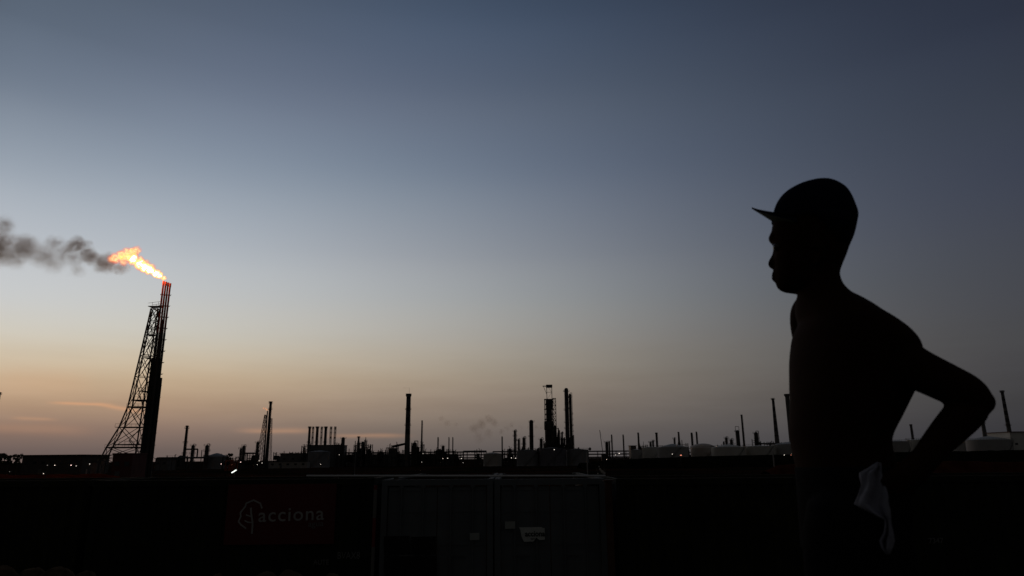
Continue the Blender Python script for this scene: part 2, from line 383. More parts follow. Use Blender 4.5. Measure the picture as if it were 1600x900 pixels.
def building(x0, x1, ytop, Y, label, depth=14, m=CONCD, roofm=ROOF, name='industrial_building', over=0.5, nwin=4, pitch=0.0, cat='building', group=None, win=True):
    Pa, Pb = at(x0, ytop, Y), at(x1, ytop, Y); z0 = -4.2; h = (Pa.z + Pb.z) / 2 - z0; w = Pb.x - Pa.x; cx = (Pa.x + Pb.x) / 2
    t = thing(name, label, cat, (cx, Y, z0), group)
    MB().box((0, depth / 2, (h - .35) / 2), (w, depth, h - .35)).build('wall', m, t)
    if pitch: MB().prism([(-w / 2 - over, h - .35), (w / 2 + over, h - .35), (w / 2 + over, h - .2), (0, h + pitch), (-w / 2 - over, h - .2)], -over, depth + over).build('roof', roofm, t)
    else: MB().box((0, depth / 2, h - .17), (w + 2 * over, depth + 2 * over, .33)).build('roof', roofm, t)
    if win and nwin:
        for k in range(nwin):
            x = -w / 2 + w * (k + 0.5) / nwin; ww = min(1.6, w / nwin * .5)
            MB().box((x, -0.03, h * 0.6), (ww, .1, min(1.2, h * .25))).build('window', GLASS, t)
        MB().box((-w * .18, -.03, 1.2), (1.4, .12, 2.4)).build('door', DK2, t)
    return t
def lattice(legs, levels, m, t, thick=0.25, zig=False):
    """legs(z)-> four corner points; levels: list of z."""
    for k in range(4):
        b = MB()
        for z0, z1 in zip(levels, levels[1:]): b.bar(legs(z0)[k], legs(z1)[k], thick)
        b.build('leg', m, t)
    b = MB()
    for z0, z1 in zip(levels, levels[1:]):
        A, B = legs(z0), legs(z1)
        for k in range(4):
            q = (k + 1) % 4; b.bar(B[k], B[q], thick * .55)
            if not zig or (levels.index(z0) + k) % 2: b.bar(A[k], B[q], thick * .5)
            if not zig or (levels.index(z0) + k) % 2 == 0: b.bar(A[q], B[k], thick * .5)
    b.build('bracing', m, t)
def unit(x0, x1, ytop, Y, label, m=DK, levels=3, name='process_unit', group=None, seed=1, vessels=2):
    """open steel frame with decks and vessels"""
    r_ = random.Random(seed); Pa, Pb = at(x0, ytop, Y), at(x1, ytop, Y); z0 = -4.2; h = (Pa.z + Pb.z) / 2 - z0; w = Pb.x - Pa.x; d = max(6, w * .8)
    t = thing(name, label, 'process unit', ((Pa.x + Pb.x) / 2, Y, z0), group)
    b = MB(); nx = max(2, int(w / 4) + 1)
    hs = [h * (0.85 + .15 * r_.random()) for _ in range(nx)]; hs[r_.randrange(nx)] = h
    for i in range(nx):
        x = -w / 2 + w * i / (nx - 1)
        for y in (-d / 2, d / 2):
            b.bar((x, y, 0), (x, y, hs[i]), .45)
            if y < 0: b.bar((x, -d / 2, hs[i] * .93), (x, d / 2, hs[i] * .93), .3)
            if i < nx - 1: b.bar((x, y, h * .12), (-w / 2 + w * (i + 1) / (nx - 1), y, h * .12), .3)
            if i < nx - 1:
                x2 = -w / 2 + w * (i + 1) / (nx - 1); zb = h * r_.choice((.3, .5)); b.bar((x, y, zb), (x2, y, min(zb + 4, h * .8)), .18)
    b.build('steel_frame', m, t)
    for k in range(levels):
        zz = h * .86 * (k + 1) / levels; ww = w * r_.uniform(.8, 1.0)
        c = MB(); c.box((r_.uniform(-.1, .1) * w, 0, zz), (ww, d, .25))
        for sx in (-1, 1): c.bar((sx * ww / 2, -d / 2, zz + 1.1), (sx * ww / 2, d / 2, zz + 1.1), .08)
        c.bar((-ww / 2, -d / 2, zz + 1.1), (ww / 2, -d / 2, zz + 1.1), .08)
        c.build('deck', m, t)
    for k in range(vessels):
        x = r_.uniform(-.35, .35) * w; zz = h * r_.uniform(.2, .5); rr = min(w * .2, 2.8) * r_.uniform(.8, 1.15)
        b = MB()
        if r_.random() < .5: b.lathe([(rr * .3, 0), (rr, rr * .5), (rr, h * .42), (rr * .3, h * .42 + rr * .5)], (x, 0, zz), 16)
        else: b.tube((x - w * .25, 0, zz + rr), (x + w * .25, 0, zz + rr), rr, n=16)
        b.build('vessel', m, t)
    b = MB()
    for k in range(3):
        y = r_.uniform(-d / 2, d / 2); zz = h * r_.uniform(.3, .8); x = r_.uniform(-.4, .1) * w
        b.path([(x, y, 0), (x, y, zz), (x + w * .35, y, zz), (x + w * .35, y, zz * .4)], .25)
    b.build('piping', m, t)
    for k in range(2 + int(w / 4)):
        x = r_.uniform(-.48, .48) * w; y = r_.uniform(-d / 2, d / 2); zz = h * r_.uniform(.88, 1.1)
        v = MB(); v.tube((x, y, 0), (x, y, zz), r_.uniform(.12, .3), n=8)
        if r_.random() < .4: v.tube((x, y, zz), (x + r_.choice((-1, 1)) * .8, y, zz + .2), .14, n=6)
        v.build('vent_pipe', m, t)
    return t
def rack(x0, x1, ytop, Y, label, m=DK, bay=7.0, tiers=2, group='pipe racks along the refinery'):
    Pa, Pb = at(x0, ytop, Y), at(x1, ytop, Y); z0 = -4.2; h = (Pa.z + Pb.z) / 2 - z0; w = Pb.x - Pa.x
    t = thing('pipe_rack', label, 'pipe rack', ((Pa.x + Pb.x) / 2, Y, z0), group, rz=math.atan2(Pb.z - Pa.z, 1) * 0)
    b = MB(); nb = max(2, int(w / bay))
    for i in range(nb + 1):
        x = -w / 2 + w * i / nb
        for y in (-2.5, 2.5): b.bar((x, y, 0), (x, y, h - .4), .32)
        for q in range(tiers): b.bar((x, -2.5, h - .7 - q * 2.2), (x, 2.5, h - .7 - q * 2.2), .3)
    for q in range(tiers):
        for y in (-2.5, 2.5): b.bar((-w / 2, y, h - .8 - q * 2.2), (w / 2, y, h - .8 - q * 2.2), .24)
    b.build('steel_frame', m, t)
    for q in range(tiers):
        for y, rr in ((-1.8, .3), (-.8, .22), (.3, .36), (1.6, .25)):
            MB().tube((-w / 2, y, h - .4 - q * 2.2 + rr * .2), (w / 2, y, h - .4 - q * 2.2 + rr * .2), rr, n=10).build('pipe', m, t)
    return t
def lamp(px, py, Y, label, m=LAMPW, r_px=1.1, post=True, group='lit lamps among the refinery plant'):
    P, s = base(px, py, Y); r = r_px * .54 / s; z0 = gz(P.x, Y) - .1
    t = thing('lamp_post', label, 'lamp', (P.x, P.y, z0), group)
    h = P.z - z0
    MB().tube((0, 1.0, 0), (0, 1.0, h + .3), .09, .06).bar((0, 1.0, h + .3), (0, 0, h + r), .07).build('post', DK, t)
    MB().ball((0, 0, h), r, 10, (1, 1, .8)).build('lamp_globe', m, t)
    return t
def post(px, py, Y, w, label, m=CONC, head=0, z0=None, name='street_lamp', cat='street lamp', base_z=None):
    P, s = base(px, py, Y); r = w / s / 2; z0 = gz(P.x, Y) - .3
    t = thing(name, label, cat, (P.x, P.y, z0)); h = P.z - z0
    MB().lathe([(r * 1.15, 0), (r * 1.1, h * .1), (r * .8, h), (r * .3, h + .03)], n=12).build('pole', m, t)
    if head:
        L_ = head / s
        MB().bar((0, 0, h - .1), (L_ * .6, 0, h + .8), .12).build('arm', m, t)
        MB().ball((L_, 0, h + .9), 1.0, 10, (L_ * .42, .35, .42)).build('lamp_head', DK, t)
    return t
def tree(px, py, Y, w, label, seed=1, name='tree'):
    r_ = random.Random(seed); P, s = base(px, py, Y); wr = w / s / 2; z0 = gz(P.x, Y) - .1; h = P.z - z0
    t = thing(name, label, 'tree', (P.x, P.y, z0), 'trees along the refinery fence')
    b = MB(); b.tube((0, 0, 0), (.2, 0, h * .5), .25, .14, 8)
    for k in range(5):
        a = k * 1.3; b.tube((.15, 0, h * .4), (math.cos(a) * wr * .6, math.sin(a) * wr * .6, h * r_.uniform(.6, .85)), .1, .04, 6)
    b.build('trunk', BARK, t)
    c = MB(); cl = [(r_.uniform(-.75, .75) * wr, r_.uniform(-.6, .6) * wr, h * r_.uniform(.5, .92), wr * r_.uniform(.22, .42)) for _ in range(16)]
    cl.append((0, 0, h * .86, wr * .35))
    for cx, cy, cz, cr in cl:
        for _ in range(70):
            v = Vector((r_.gauss(0, 1), r_.gauss(0, 1), r_.gauss(0, 1))).normalized() * cr * r_.random() ** .4
            p = Vector((cx, cy, cz)) + v; u = Vector((r_.gauss(0, 1), r_.gauss(0, 1), r_.gauss(0, 1))).normalized(); q = u.orthogonal().normalized()
            L_ = r_.uniform(.2, .42); c.add([p - u * L_, p + q * L_ * .45, p + u * L_, p - q * L_ * .45], [(0, 1, 2, 3)])
    c.build('crown', GREEN, t); return t

# ================================================================ the flare
FY = 220
P0 = at(261, 441, FY); s0 = ppm(P0); z0 = -4.2; FH = P0.z - z0
fl = thing('flare_stack', 'tall burning flare stack of bundled pipes with tops coloured red as flame glow and a lattice tower', 'flare stack', (P0.x, FY, z0))
def pxz(px, py): p = at(px, py, FY); return (p.x - P0.x, p.z - z0)
TR = R(28)
def turn(x, y): return x * math.cos(TR) - y * math.sin(TR), x * math.sin(TR) + y * math.cos(TR)
tipx = [-1.02, -.34, .34, 1.02]; tops = [.25, .1, -.05, -.3]
zr = pxz(258, 520)[1]
for k, (x, dz) in enumerate(zip(tipx, tops)):
    x, y = turn(x, (.12, -.12, .12, -.12)[k])
    MB().lathe([(.40, 0), (.36, zr * .5), (.33, zr)], (x, y, 0), 16).build('riser_pipe', DK, fl)
    MB().lathe([(.31, zr), (.28, FH - 1.4 + dz), (.33, FH - 1.3 + dz), (.33, FH + dz), (.25, FH + dz)], (x, y, 0), 16).build('flare_tip', GLOWRED, fl)  # the glow of the flame is put into the red of the tips
for k, x in enumerate((-1.62, 1.62, 0)):
    hh = pxz(250, (560, 590, 500)[k])[1]
    MB().lathe([(.36, 0), (.3, hh * .9), (.26, hh)], turn(x, -.2 if k < 2 else -.75) + (0,), 14).build('riser_pipe', DK, fl)
for k in range(15):                                      # guide collars up the bundle
    zz = FH * (0.10 + 0.89 * k / 15) ; w = lerp(2.0, 1.42, zz / FH)
    b = MB()
    for y in (-.7, .6): b.bar(turn(-w, y) + (zz,), turn(w, y) + (zz,), .14)
    for x in (-w, w): b.bar(turn(x, -.7) + (zz,), turn(x, .6) + (zz,), .14)
    b.bar(turn(w, -.7) + (zz,), turn(w + .3, -.7) + (zz + .1,), .1); b.build('guide_collar', DK, fl)
b = MB()
for k in range(int(FH * .9)): b.bar(turn(-.2, -.95) + (k + 1,), turn(.25, -.95) + (k + 1,), .05)
for x in (-.2, .25): b.bar(turn(x, -.95) + (0,), turn(x, -.95) + (FH * .93,), .07)
b.build('ladder', DK, fl)
lv_px = [(162, 742), (162, 717), (171, 699), (190, 668), (203, 636), (213.5, 589), (221, 556), (228, 524), (233, 502), (237, 483)]
lv = [(0, pxz(162, 730)[0] - .8)] + [(pxz(a, b_)[1], pxz(a, b_)[0]) for a, b_ in lv_px[1:]]
zl = [a for a, _ in lv]
def legs(z):
    for (za, xa), (zb, xb) in zip(lv, lv[1:]):
        if z <= zb + 1e-6: xl = lerp(xa, xb, (z - za) / (zb - za)); break
    f = z / zl[-1]; xr = lerp(-2.9, -1.75, f); dy = lerp(3.6, 1.0, f); k_ = .28 * dy
    return [Vector((xl + k_, -dy, z)), Vector((xr + k_, -dy, z)), Vector((xr - k_ * .6, dy, z)), Vector((xl - k_, dy, z))]
lat = DK
lattice(legs, zl, lat, fl, .32)
for (xa, xb, py, th) in ((222, 233, 612, .3), (211, 235, 626, .55), (204, 233, 637, .3), (187, 229, 668, .3), (187, 224, 695, .6), (172, 223, 700, .3), (228, 237, 560, .25), (232, 240, 524, .25)):
    xa, zz = pxz(xa, py); xb = pxz(xb, py)[0]; f = zz / zl[-1]; dy = lerp(3.4, 1.0, f)
    b = MB(); b.box(((xa + xb) / 2, 0, zz), (xb - xa, dy * 2, th * .5))
    for y in (-dy, dy): b.bar((xa, y, zz + 1.05), (xb, y, zz + 1.05), .06)
    for k in range(6):
        for y in (-dy, dy): b.bar((lerp(xa, xb, k / 5), y, zz), (lerp(xa, xb, k / 5), y, zz + 1.05), .05)
    b.build('walkway', DK, fl)
xa, zz = pxz(236, 480); b = MB(); b.box((xa + 1.6, 0, zz + .1), (4.0, 2.6, .18))
for y in (-1.3, 1.3):
    b.bar((xa - .4, y, zz + 1.1), (xa + 3.5, y, zz + 1.6), .08); b.bar((xa + 1, y, zz), (xa + 1, y, zz + 1.3), .07); b.bar((xa + 3, y, zz), (xa + 3, y, zz + 1.5), .07)
    b.bar((xa + .2, y, zz), (xa + 3.4, y, zz - 2.0), .2)
b.build('top_platform', DK, fl)
b = MB()                                                   # zig-zag stair inside the tower
for k in range(14):
    za = 1 + k * zl[-1] / 15; zb = 1 + (k + 1) * zl[-1] / 15; xm = lerp(-4.2, -2.4, za / zl[-1]); sp = lerp(2.6, .55, za / zl[-1])
    if k % 2: b.bar((xm - sp, 0, za), (xm + sp * .4, 0, zb), .18)
    else: b.bar((xm + sp * .4, 0, za), (xm - sp, 0, zb), .18)
b.build('stair', DK, fl)

# flame and smoke are real volumes
def volume_thing(name, label, cat, puffs, Y, mfun, hull=1.15, yj=0.35, parent=None, voxel=None):
    """puffs: (px, py, r_px, weight)"""
    pts = []
    Pc = at(puffs[0][0], puffs[0][1], Y); s = ppm(Pc)
    for i, (px, py, r, w) in enumerate(puffs):
        p = at(px, py, Y); q = Vector((p.x, p.y + math.sin(i * 2.3) * yj * r / s, p.z)) - Pc; pts.append((q, r / s, w))
    bm = bmesh.new()
    for q, r, w in pts:
        bmesh.ops.create_icosphere(bm, subdivisions=3, radius=r * hull, matrix=Matrix.Translation(q))
    me = bpy.data.meshes.new(name); bm.to_mesh(me); bm.free()
    o = bpy.data.objects.new(name, me); C.objects.link(o)
    md = o.modifiers.new('r', 'REMESH'); md.mode = 'VOXEL'; md.voxel_size = voxel or min(r for _, r, _ in pts) * .35
    dg = bpy.context.evaluated_depsgraph_get(); me2 = bpy.data.meshes.new_from_object(o.evaluated_get(dg)); o.modifiers.clear(); o.data = me2
    me2.materials.clear(); me2.materials.append(mfun(pts)); o.location = Pc
    tag(o, label, cat); return o, Pc
def puff_field(t, pts, co, soft=1.0):
    tot = None
    for q, r, w in pts:
        d = t.nodes.new('ShaderNodeVectorMath'); d.operation = 'DISTANCE'; t.links.new(co, d.inputs[0]); d.inputs[1].default_value = q
        v = mapr(t, d.outputs['Value'], r * soft, r * 0.15, 0, w, 'SMOOTHSTEP')
        tot = v if tot is None else M(t, 'MAXIMUM', tot, v)
    return tot
def warped(t, scale, amp, detail=3):
    co = t.nodes.new('ShaderNodeTexCoord'); n = t.nodes.new('ShaderNodeTexNoise'); n.inputs['Scale'].default_value = scale; n.inputs['Detail'].default_value = detail
    t.links.new(co.outputs['Object'], n.inputs['Vector'])
    sb = t.nodes.new('ShaderNodeVectorMath'); sb.operation = 'SUBTRACT'; t.links.new(n.outputs['Color'], sb.inputs[0]); sb.inputs[1].default_value = (.5, .5, .5)
    sc = t.nodes.new('ShaderNodeVectorMath'); sc.operation = 'SCALE'; t.links.new(sb.outputs[0], sc.inputs[0]); sc.inputs['Scale'].default_value = amp
    ad = t.nodes.new('ShaderNodeVectorMath'); ad.operation = 'ADD'; t.links.new(co.outputs['Object'], ad.inputs[0]); t.links.new(sc.outputs[0], ad.inputs[1])
    return co.outputs['Object'], ad.outputs[0]
def smoke_mat(dens, col=(.12, .11, .105), sc=.35, amp=2.4, lo=.38, hi=.62):
    def f(pts):
        m = bpy.data.materials.new('soot smoke'); m.use_nodes = True; t = m.node_tree; t.nodes.clear()
        o = t.nodes.new('ShaderNodeOutputMaterial'); v = t.nodes.new('ShaderNodeVolumePrincipled'); t.links.new(v.outputs[0], o.inputs['Volume'])
        v.inputs['Color'].default_value = col + (1,); v.inputs['Anisotropy'].default_value = 0.2; v.inputs['Absorption Color'].default_value = (.16, .075, .04, 1)
        co, wp = warped(t, sc, amp, 4)
        fld = puff_field(t, pts, wp)
        n = t.nodes.new('ShaderNodeTexNoise'); n.inputs['Scale'].default_value = sc * 1.6; n.inputs['Detail'].default_value = 6; n.inputs['Roughness'].default_value = .6; t.links.new(co, n.inputs['Vector'])
        d = M(t, 'MULTIPLY', fld, mapr(t, n.outputs['Fac'], lo, hi, 0.25, 1.0))
        t.links.new(M(t, 'MULTIPLY', d, dens), v.inputs['Density']); return m
    return f
def flame_mat(strength, hot_to=(1.0, .72, .34), dens=1.0):
    def f(pts):
        m = bpy.data.materials.new('flame'); m.use_nodes = True; t = m.node_tree; t.nodes.clear()
        o = t.nodes.new('ShaderNodeOutputMaterial'); e = t.nodes.new('ShaderNodeVolumePrincipled'); t.links.new(e.outputs[0], o.inputs['Volume'])
        e.inputs['Color'].default_value = (0, 0, 0, 1); e.inputs['Absorption Color'].default_value = (0, 0, 0, 1)
        co, wp = warped(t, .7, 2.0, 6)
        fld = puff_field(t, pts, wp)
        n = t.nodes.new('ShaderNodeTexNoise'); n.inputs['Scale'].default_value = 1.1; n.inputs['Detail'].default_value = 5; t.links.new(wp, n.inputs['Vector'])
        x = M(t, 'MULTIPLY', fld, mapr(t, n.outputs['Fac'], .34, .60, .25, 1.2))
        rp = t.nodes.new('ShaderNodeValToRGB'); cr = rp.color_ramp
        for p, c in ((0.0, (1, .05, .004, 1)), (.2, (1, .12, .01, 1)), (.38, (1, .24, .025, 1)), (.6, (1, .48, .14, 1)), (1.0, hot_to + (1,))):
            if p == 0: cr.elements[0].color = c
            elif p == 1: cr.elements[1].color = c
            else: k = cr.elements.new(p); k.color = c
        t.links.new(M(t, 'MULTIPLY', x, .5), rp.inputs[0]); t.links.new(rp.outputs[0], e.inputs['Emission Color'])
        t.links.new(M(t, 'MULTIPLY', x, 2.6 * dens), e.inputs['Density']); t.links.new(M(t, 'MULTIPLY', M(t, 'MULTIPLY', x, 2.6 * dens), M(t, 'ADD', 1.15, M(t, 'MULTIPLY', M(t, 'POWER', x, 3.0), strength))), e.inputs['Emission Strength']); return m
    return f
FLAME = [(249, 427, 5, .5), (237, 416, 6, .5), (221, 405, 6, .6), (228, 411, 6, .6), (256, 434.5, 5.5, 1.2), (250, 431, 7, 1.9), (243, 427, 8, 2.0), (235, 422, 9.5, 2.0), (226, 417, 10.5, 2.0), (217, 411, 11, 1.9), (209, 406, 10.5, 1.7), (200, 400, 11, 1.05), (206, 394, 10, .85), (215, 392, 8, .5), (198, 392, 8, .6), (190, 400, 11, .8), (182, 404, 10, .6), (175, 404, 9, .42), (193, 410, 8, .42)]
fo, fc = volume_thing('flame', 'bright white and orange flame streaming left from the tall flare stack tip', 'flame', FLAME, FY, flame_mat(5.0), hull=1.25)
SM = [(196, 417, 12, .45), (183, 417, 15, .8), (170, 414, 18, .9), (158, 410, 19, .9), (171, 404, 12, .85), (146, 405, 16, .9), (133, 395, 17, 1.1), (122, 384, 17, 1.35), (110, 388, 15, 1.1), (112, 402, 17, .7), (134, 382, 12, 1.0), (98, 400, 19, .5), (82, 382, 20, .5), (90, 414, 22, .32), (118, 420, 16, .3), (66, 398, 26, .5), (46, 386, 24, .6), (26, 388, 26, .75), (5, 382, 30, .75), (8, 353, 20, .6), (-16, 392, 30, .8), (-45, 370, 40, .8), (-80, 375, 40, .7), (20, 400, 24, .6)]
so, _ = volume_thing('smoke_plume', 'dark sooty smoke drifting left from the flare flame', 'smoke', SM, FY + 1.5, smoke_mat(.54, (.22, .155, .125), sc=.36, amp=3.6, lo=.36, hi=.64), hull=1.12, voxel=1.2)
pl = bpy.data.lights.new('flame_light', 'POINT'); pl.energy = 3400; pl.color = (1, .36, .12); pl.shadow_soft_size = 2.0
po = bpy.data.objects.new('flame_light', pl); C.objects.link(po); po.location = at(240, 424, FY - 4)

building(177, 208, 708, 205, 'rust red block building standing at the foot of the flare tower', depth=8, m=REDB, roofm=REDB, over=.15, nwin=2)
tank(158, 166, 717, 232, 'small pale upright tank left of the red block', m=mat('dusty pink tank paint', (.35, .26, .23), .8), peak=1, group=None)
tank(143, 151, 724, 240, 'tiny pale tank between the long building and the flare', m=mat('faded tank paint', (.3, .22, .2), .8), peak=1, group=None)

# ================================================================ left side
building(36, 130, 710.5, 300, 'long dark flat-roofed building left of the flare stack', depth=20, m=ROOF, over=1.0, nwin=7)
for k, (x, y, w, lb) in enumerate(((2, 707, 14, 'leftmost ragged tree above the dark ground'), (15, 709, 12, 'middle low tree of the three at the left edge'), (29, 708, 14, 'tree touching the left end of the long flat-roofed building'))): tree(x, y, 290, w, lb, k + 3)
stack(-1, 613, 4, 420, 'thin stack cut off by the left edge of the photo', plats=(.97,))
for k, (x, y, l, mm, r) in enumerate(((85.5, 727, 'brightest lamp below the long flat roof, left one', LAMPW, 1.3), (111, 727, 'pinkish lamp near the right end of the long building', LAMPP, 1.5), (119, 728, 'small lamp just right of the pinkish one by the long building', LAMPW, 1.0),
        (140, 725, 'upper lamp between the long building and the red block', LAMPW, 1.1), (147, 728, 'lower lamp between the long building and the red block', LAMPW, 1.3), (68, 740, 'low lamp in front of the long building', LAMPW, 1.1), (74, 727, 'faint lamp left of the others on the long building', mat('dim lamp glass', (.3, .3, .3), .5, emit=((1, .9, .8), .35)), 1.0), (15, 737, 'faint lamp low at the left edge', mat('very dim lamp glass', (.3, .3, .3), .5, emit=((1, .9, .8), .2)), 1.0))):
    lamp(x, y, 262 if y < 739 else 180, l, mm, r)

building(243, 262, 716, 400, 'low dark shed just right of the flare base', depth=10, nwin=2)
rack(248, 322, 714, 380, 'pipe rack right of the tall flare stack', bay=8, tiers=1)
stack(292.5, 665, 3.4, 430, 'slim capped chimney right of the tall flare stack', wb=5, plats=(.93, .6, .35), group=None)
t = thing('overhead_duct', 'angled duct between the slim chimney and its scrubber vessel', 'duct', tuple(at(289, 702, 431)))
s = ppm(at(289, 702, 431)); MB().path([(0, 0, 0), (20 / s, 0, 0), (20 / s, 0, -14 / s)], 1.1 / s * 1.0, 10).build('duct_pipe', DK, t); MB().lathe([(1.4 / s, -.1), (1.4 / s, .4)], (20 / s, 0, -14 / s), 12).build('flange', DK, t)
column(302, 695, 5.5, 432, 'stout vessel standing right of the slim chimney', nplat=3)
column(324, 695, 6.5, 430, 'bulky vessel above the conical tank roof', nplat=4)
stack(315.5, 703, 1.2, 428, 'thin vent pipe left of the bulky vessel', cap=False, ladder=False, name='vent_pipe', cat='vent pipe')
tank(318, 356, 714, 440, 'broad tank with low cone roof right of the flare', m=PALED, peak=6)
unit(352, 372, 713, 410, 'low tangle of pipes right of the cone-roofed tank', levels=1, seed=5)
tree(361, 707, 405, 10, 'small dark tree beside the low tangle of pipes', 9)
column(376.5, 700, 3.2, 430, 'thinner of two short columns left of the small flare', nplat=2)
column(381.5, 696, 5, 432, 'thicker of two short columns left of the small flare', nplat=3)
column(403, 690, 4.6, 430, 'short column close left of the small flare', nplat=3)
rack(384, 402, 707, 450, 'short pipe bridge between the short columns', tiers=1)
# second flare
Y2 = 470; P = at(418, 642, Y2); s = ppm(P); h = P.z + 4.2
f2 = thing('small_flare_stack', 'thin far flare with lattice tower and a tiny flame', 'flare stack', (P.x, Y2, -4.2))
MB().lathe([(.75, 0), (.5, h * .5), (.38, h)], n=12).build('riser_pipe', DK, f2)
hl = h * .93
def legs2(z):
    f = z / hl; xl = lerp(-5.2, -1.6, f ** .8); dy = lerp(3.2, .7, f)
    return [Vector((xl, -dy, z)), Vector((-.6, -dy, z)), Vector((-.6, dy, z)), Vector((xl, dy, z))]
lattice(legs2, [hl * k / 11 for k in range(12)], DK, f2, .24)
volume_thing('small_flame', 'tiny orange flame on the thin far flare', 'flame', [(417, 640, 1.6, 1.0), (414.5, 638.4, 1.8, .9), (412, 637.6, 1.5, .6)], Y2, flame_mat(1.0, (1, .4, .14), dens=.4), hull=1.3)
t = stack(423, 628, 3.6, Y2 + 4, 'tall dark stack right beside the thin far flare', wb=4.4, plats=(.98, .88))
hh = at(424, 653, Y2).z + 4.2
def legs3(z):
    f = z / hh; xr = lerp(3.2, 1.7, f); dy = lerp(1.6, .8, f)
    return [Vector((.7, -dy, z)), Vector((xr, -dy, z)), Vector((xr, dy, z)), Vector((.7, dy, z))]
lattice(legs3, [hh * k / 12 for k in range(13)], DK, t, .16)
for k, (x, y, l, mm, r) in enumerate(((345.5, 725, 'pinkish lamp at the foot of the cone-roofed tank', LAMPP, 1.2), (376, 722, 'orange lamp below the pair of short columns', LAMPP, 1.3), (405, 720, 'top lamp of the cluster below the small flare', LAMPW, 1.1), (409.5, 723.5, 'right lamp of the cluster below the small flare', LAMPW, 1.0), (402, 726, 'bottom lamp of the cluster below the small flare', LAMPW, .8), (362, 726, 'dull orange lamp in the tangle of pipes', LAMPR, 1.0), (501, 725.5, 'single lamp in front of the power plant silo', LAMPW, .9))): lamp(x, y, 360, l, mm, r)
unit(357, 368, 718, 350, 'orange pump shelter under the small dark tree', m=mat('orange shelter steel', (.35, .1, .05), .8), levels=1, seed=8)  # frame, deck and vessels all coloured orange
# tilted fluorescent batten
P = at(366, 736.5, 130); s = ppm(P); t = thing('floodlight', 'bright tilted strip light on a short post', 'lamp', (P.x, 130, gz(0, 130)))
h = P.z - gz(0, 130); a = .55; L_ = 4.0 / s
MB().tube((0, .2, 0), (0, .2, h), .07).build('post', DK, t)
MB().bar((-L_ * math.cos(a), .08, h - L_ * math.sin(a)), (L_ * math.cos(a), .08, h + L_ * math.sin(a)), .2).build('lamp_housing', DK, t)
MB().tube((-L_ * math.cos(a), -.12, h - L_ * math.sin(a)), (L_ * math.cos(a), -.12, h + L_ * math.sin(a)), .85 / s, n=10).build('tube', mat('strip lamp glass', (.8, .8, .8), emit=((.95, 1, .92), 1.6)), t)

# ================================================================ power plant
building(480, 531, 695, 500, 'dark boiler house under the row of seven stacks', depth=22, m=DK2, over=.3, nwin=0, name='boiler_house')
unit(474, 484, 692, 492, 'stair and duct frame at the left end of the boiler house', levels=4, seed=4)
unit(525, 531.5, 691, 494, 'narrow stair frame at the right end of the boiler house', levels=4, seed=14)
for x, w, dk, l in ((484, 3.4, 1, 'leftmost dark stack of the power plant row'), (489.5, 2.8, 0, 'pale banded stack, first from the left of its row'), (496, 3.8, 1, 'second dark stack of the power plant row'), (503, 2.8, 0, 'pale banded stack between the second and third dark stacks'),
                    (509.2, 3.8, 1, 'third and last dark stack of the power plant row'), (517.5, 3.0, 0, 'pale banded stack, second from the right of its row'), (524, 3.0, 0, 'rightmost pale banded stack of the power plant row')):
    y = 667 if dk else 666.5
    if dk: stack(x, y, w, 512, l, plats=(.97, .6), group='power plant stacks in a row', wb=w * 1.15); continue
    P, s = base(x, y, 520); h = P.z + 4.2; hb_ = at(x, 694, 520).z + 4.2
    t = thing('lattice_stack', l, 'chimney', (P.x, P.y, -4.2), 'power plant stacks in a row')
    q = w / s / 2
    lattice(lambda z: [Vector((-q, -q, z)), Vector((q, -q, z)), Vector((q, q, z)), Vector((-q, q, z))], [0, hb_] + [lerp(hb_, h, k / 5) for k in range(1, 6)], DK2, t, .11)
    MB().tube((0, 0, 0), (0, 0, h), .22, n=10).build('flue', PALE, t)
    for f0, f1, rr in ((.84, .97, .62), (.62, .70, .5), (.32, .42, .75)): MB().lathe([(q * rr, lerp(hb_, h, f0)), (q * rr, lerp(hb_, h, f1))], n=14).build('red_band_ring', REDB, t)
tank(481, 515, 706, 470, 'wide dark grey silo in front of the boiler house', m=PALED, peak=2)
building(420, 480, 721, 440, 'long pale low wall building left of the silo', depth=6, m=mat('pale render', (.34, .32, .29), .9), over=.2, nwin=5)
building(438, 479, 708, 520, 'low dark shed behind the pale wall building', depth=12, nwin=3)
column(536.5, 683, 6.2, 505, 'tapering dark vessel right of the boiler house', nplat=2, pipe=False)
unit(555, 567, 690, 505, 'left tower of the dark process cluster', levels=4, seed=21)
unit(564, 577, 691, 512, 'broad middle block of the dark process cluster', levels=5, seed=22, vessels=4)
unit(574, 581, 694, 506, 'small right frame of the dark process cluster', levels=3, seed=23)
stack(560.5, 682, 2.6, 510, 'thin stack above the dark process cluster', plats=(.95,))
rack(531, 560, 707, 530, 'pipe rack between the boiler house and the cluster')
rack(580, 606, 707, 530, 'pipe rack right of the dark process cluster')
rack(640, 760, 705.5, 540, 'long pipe rack right of the big banded chimney', tiers=3)
building(540, 640, 709.5, 545, 'long low dark shed behind the middle of the plant', depth=12, nwin=8)
building(648, 708, 709.5, 548, 'long low dark shed right of the big chimney', depth=12, nwin=8)
unit(605, 622, 694, 520, 'dark furnace block left of the big banded chimney', levels=4, seed=31, vessels=4)
building(607, 619, 700, 518, 'squat furnace house at the left foot of the big chimney', depth=8, m=DK2, nwin=0, name='furnace_house')
P = at(613, 698, 521); Q = at(633, 693.5, 521)
t = thing('flue_duct', 'sloping flue duct rising to the big banded chimney', 'duct', tuple(P)); d = Q - P
MB().tube((0, 0, 0), tuple(d), .95, .8, 10).build('duct_shell', DK, t); MB().bar((d.x * .5, 0, d.z * .5), (d.x * .5, 0, -(P.z + 4.2)), .3).build('prop', DK, t)
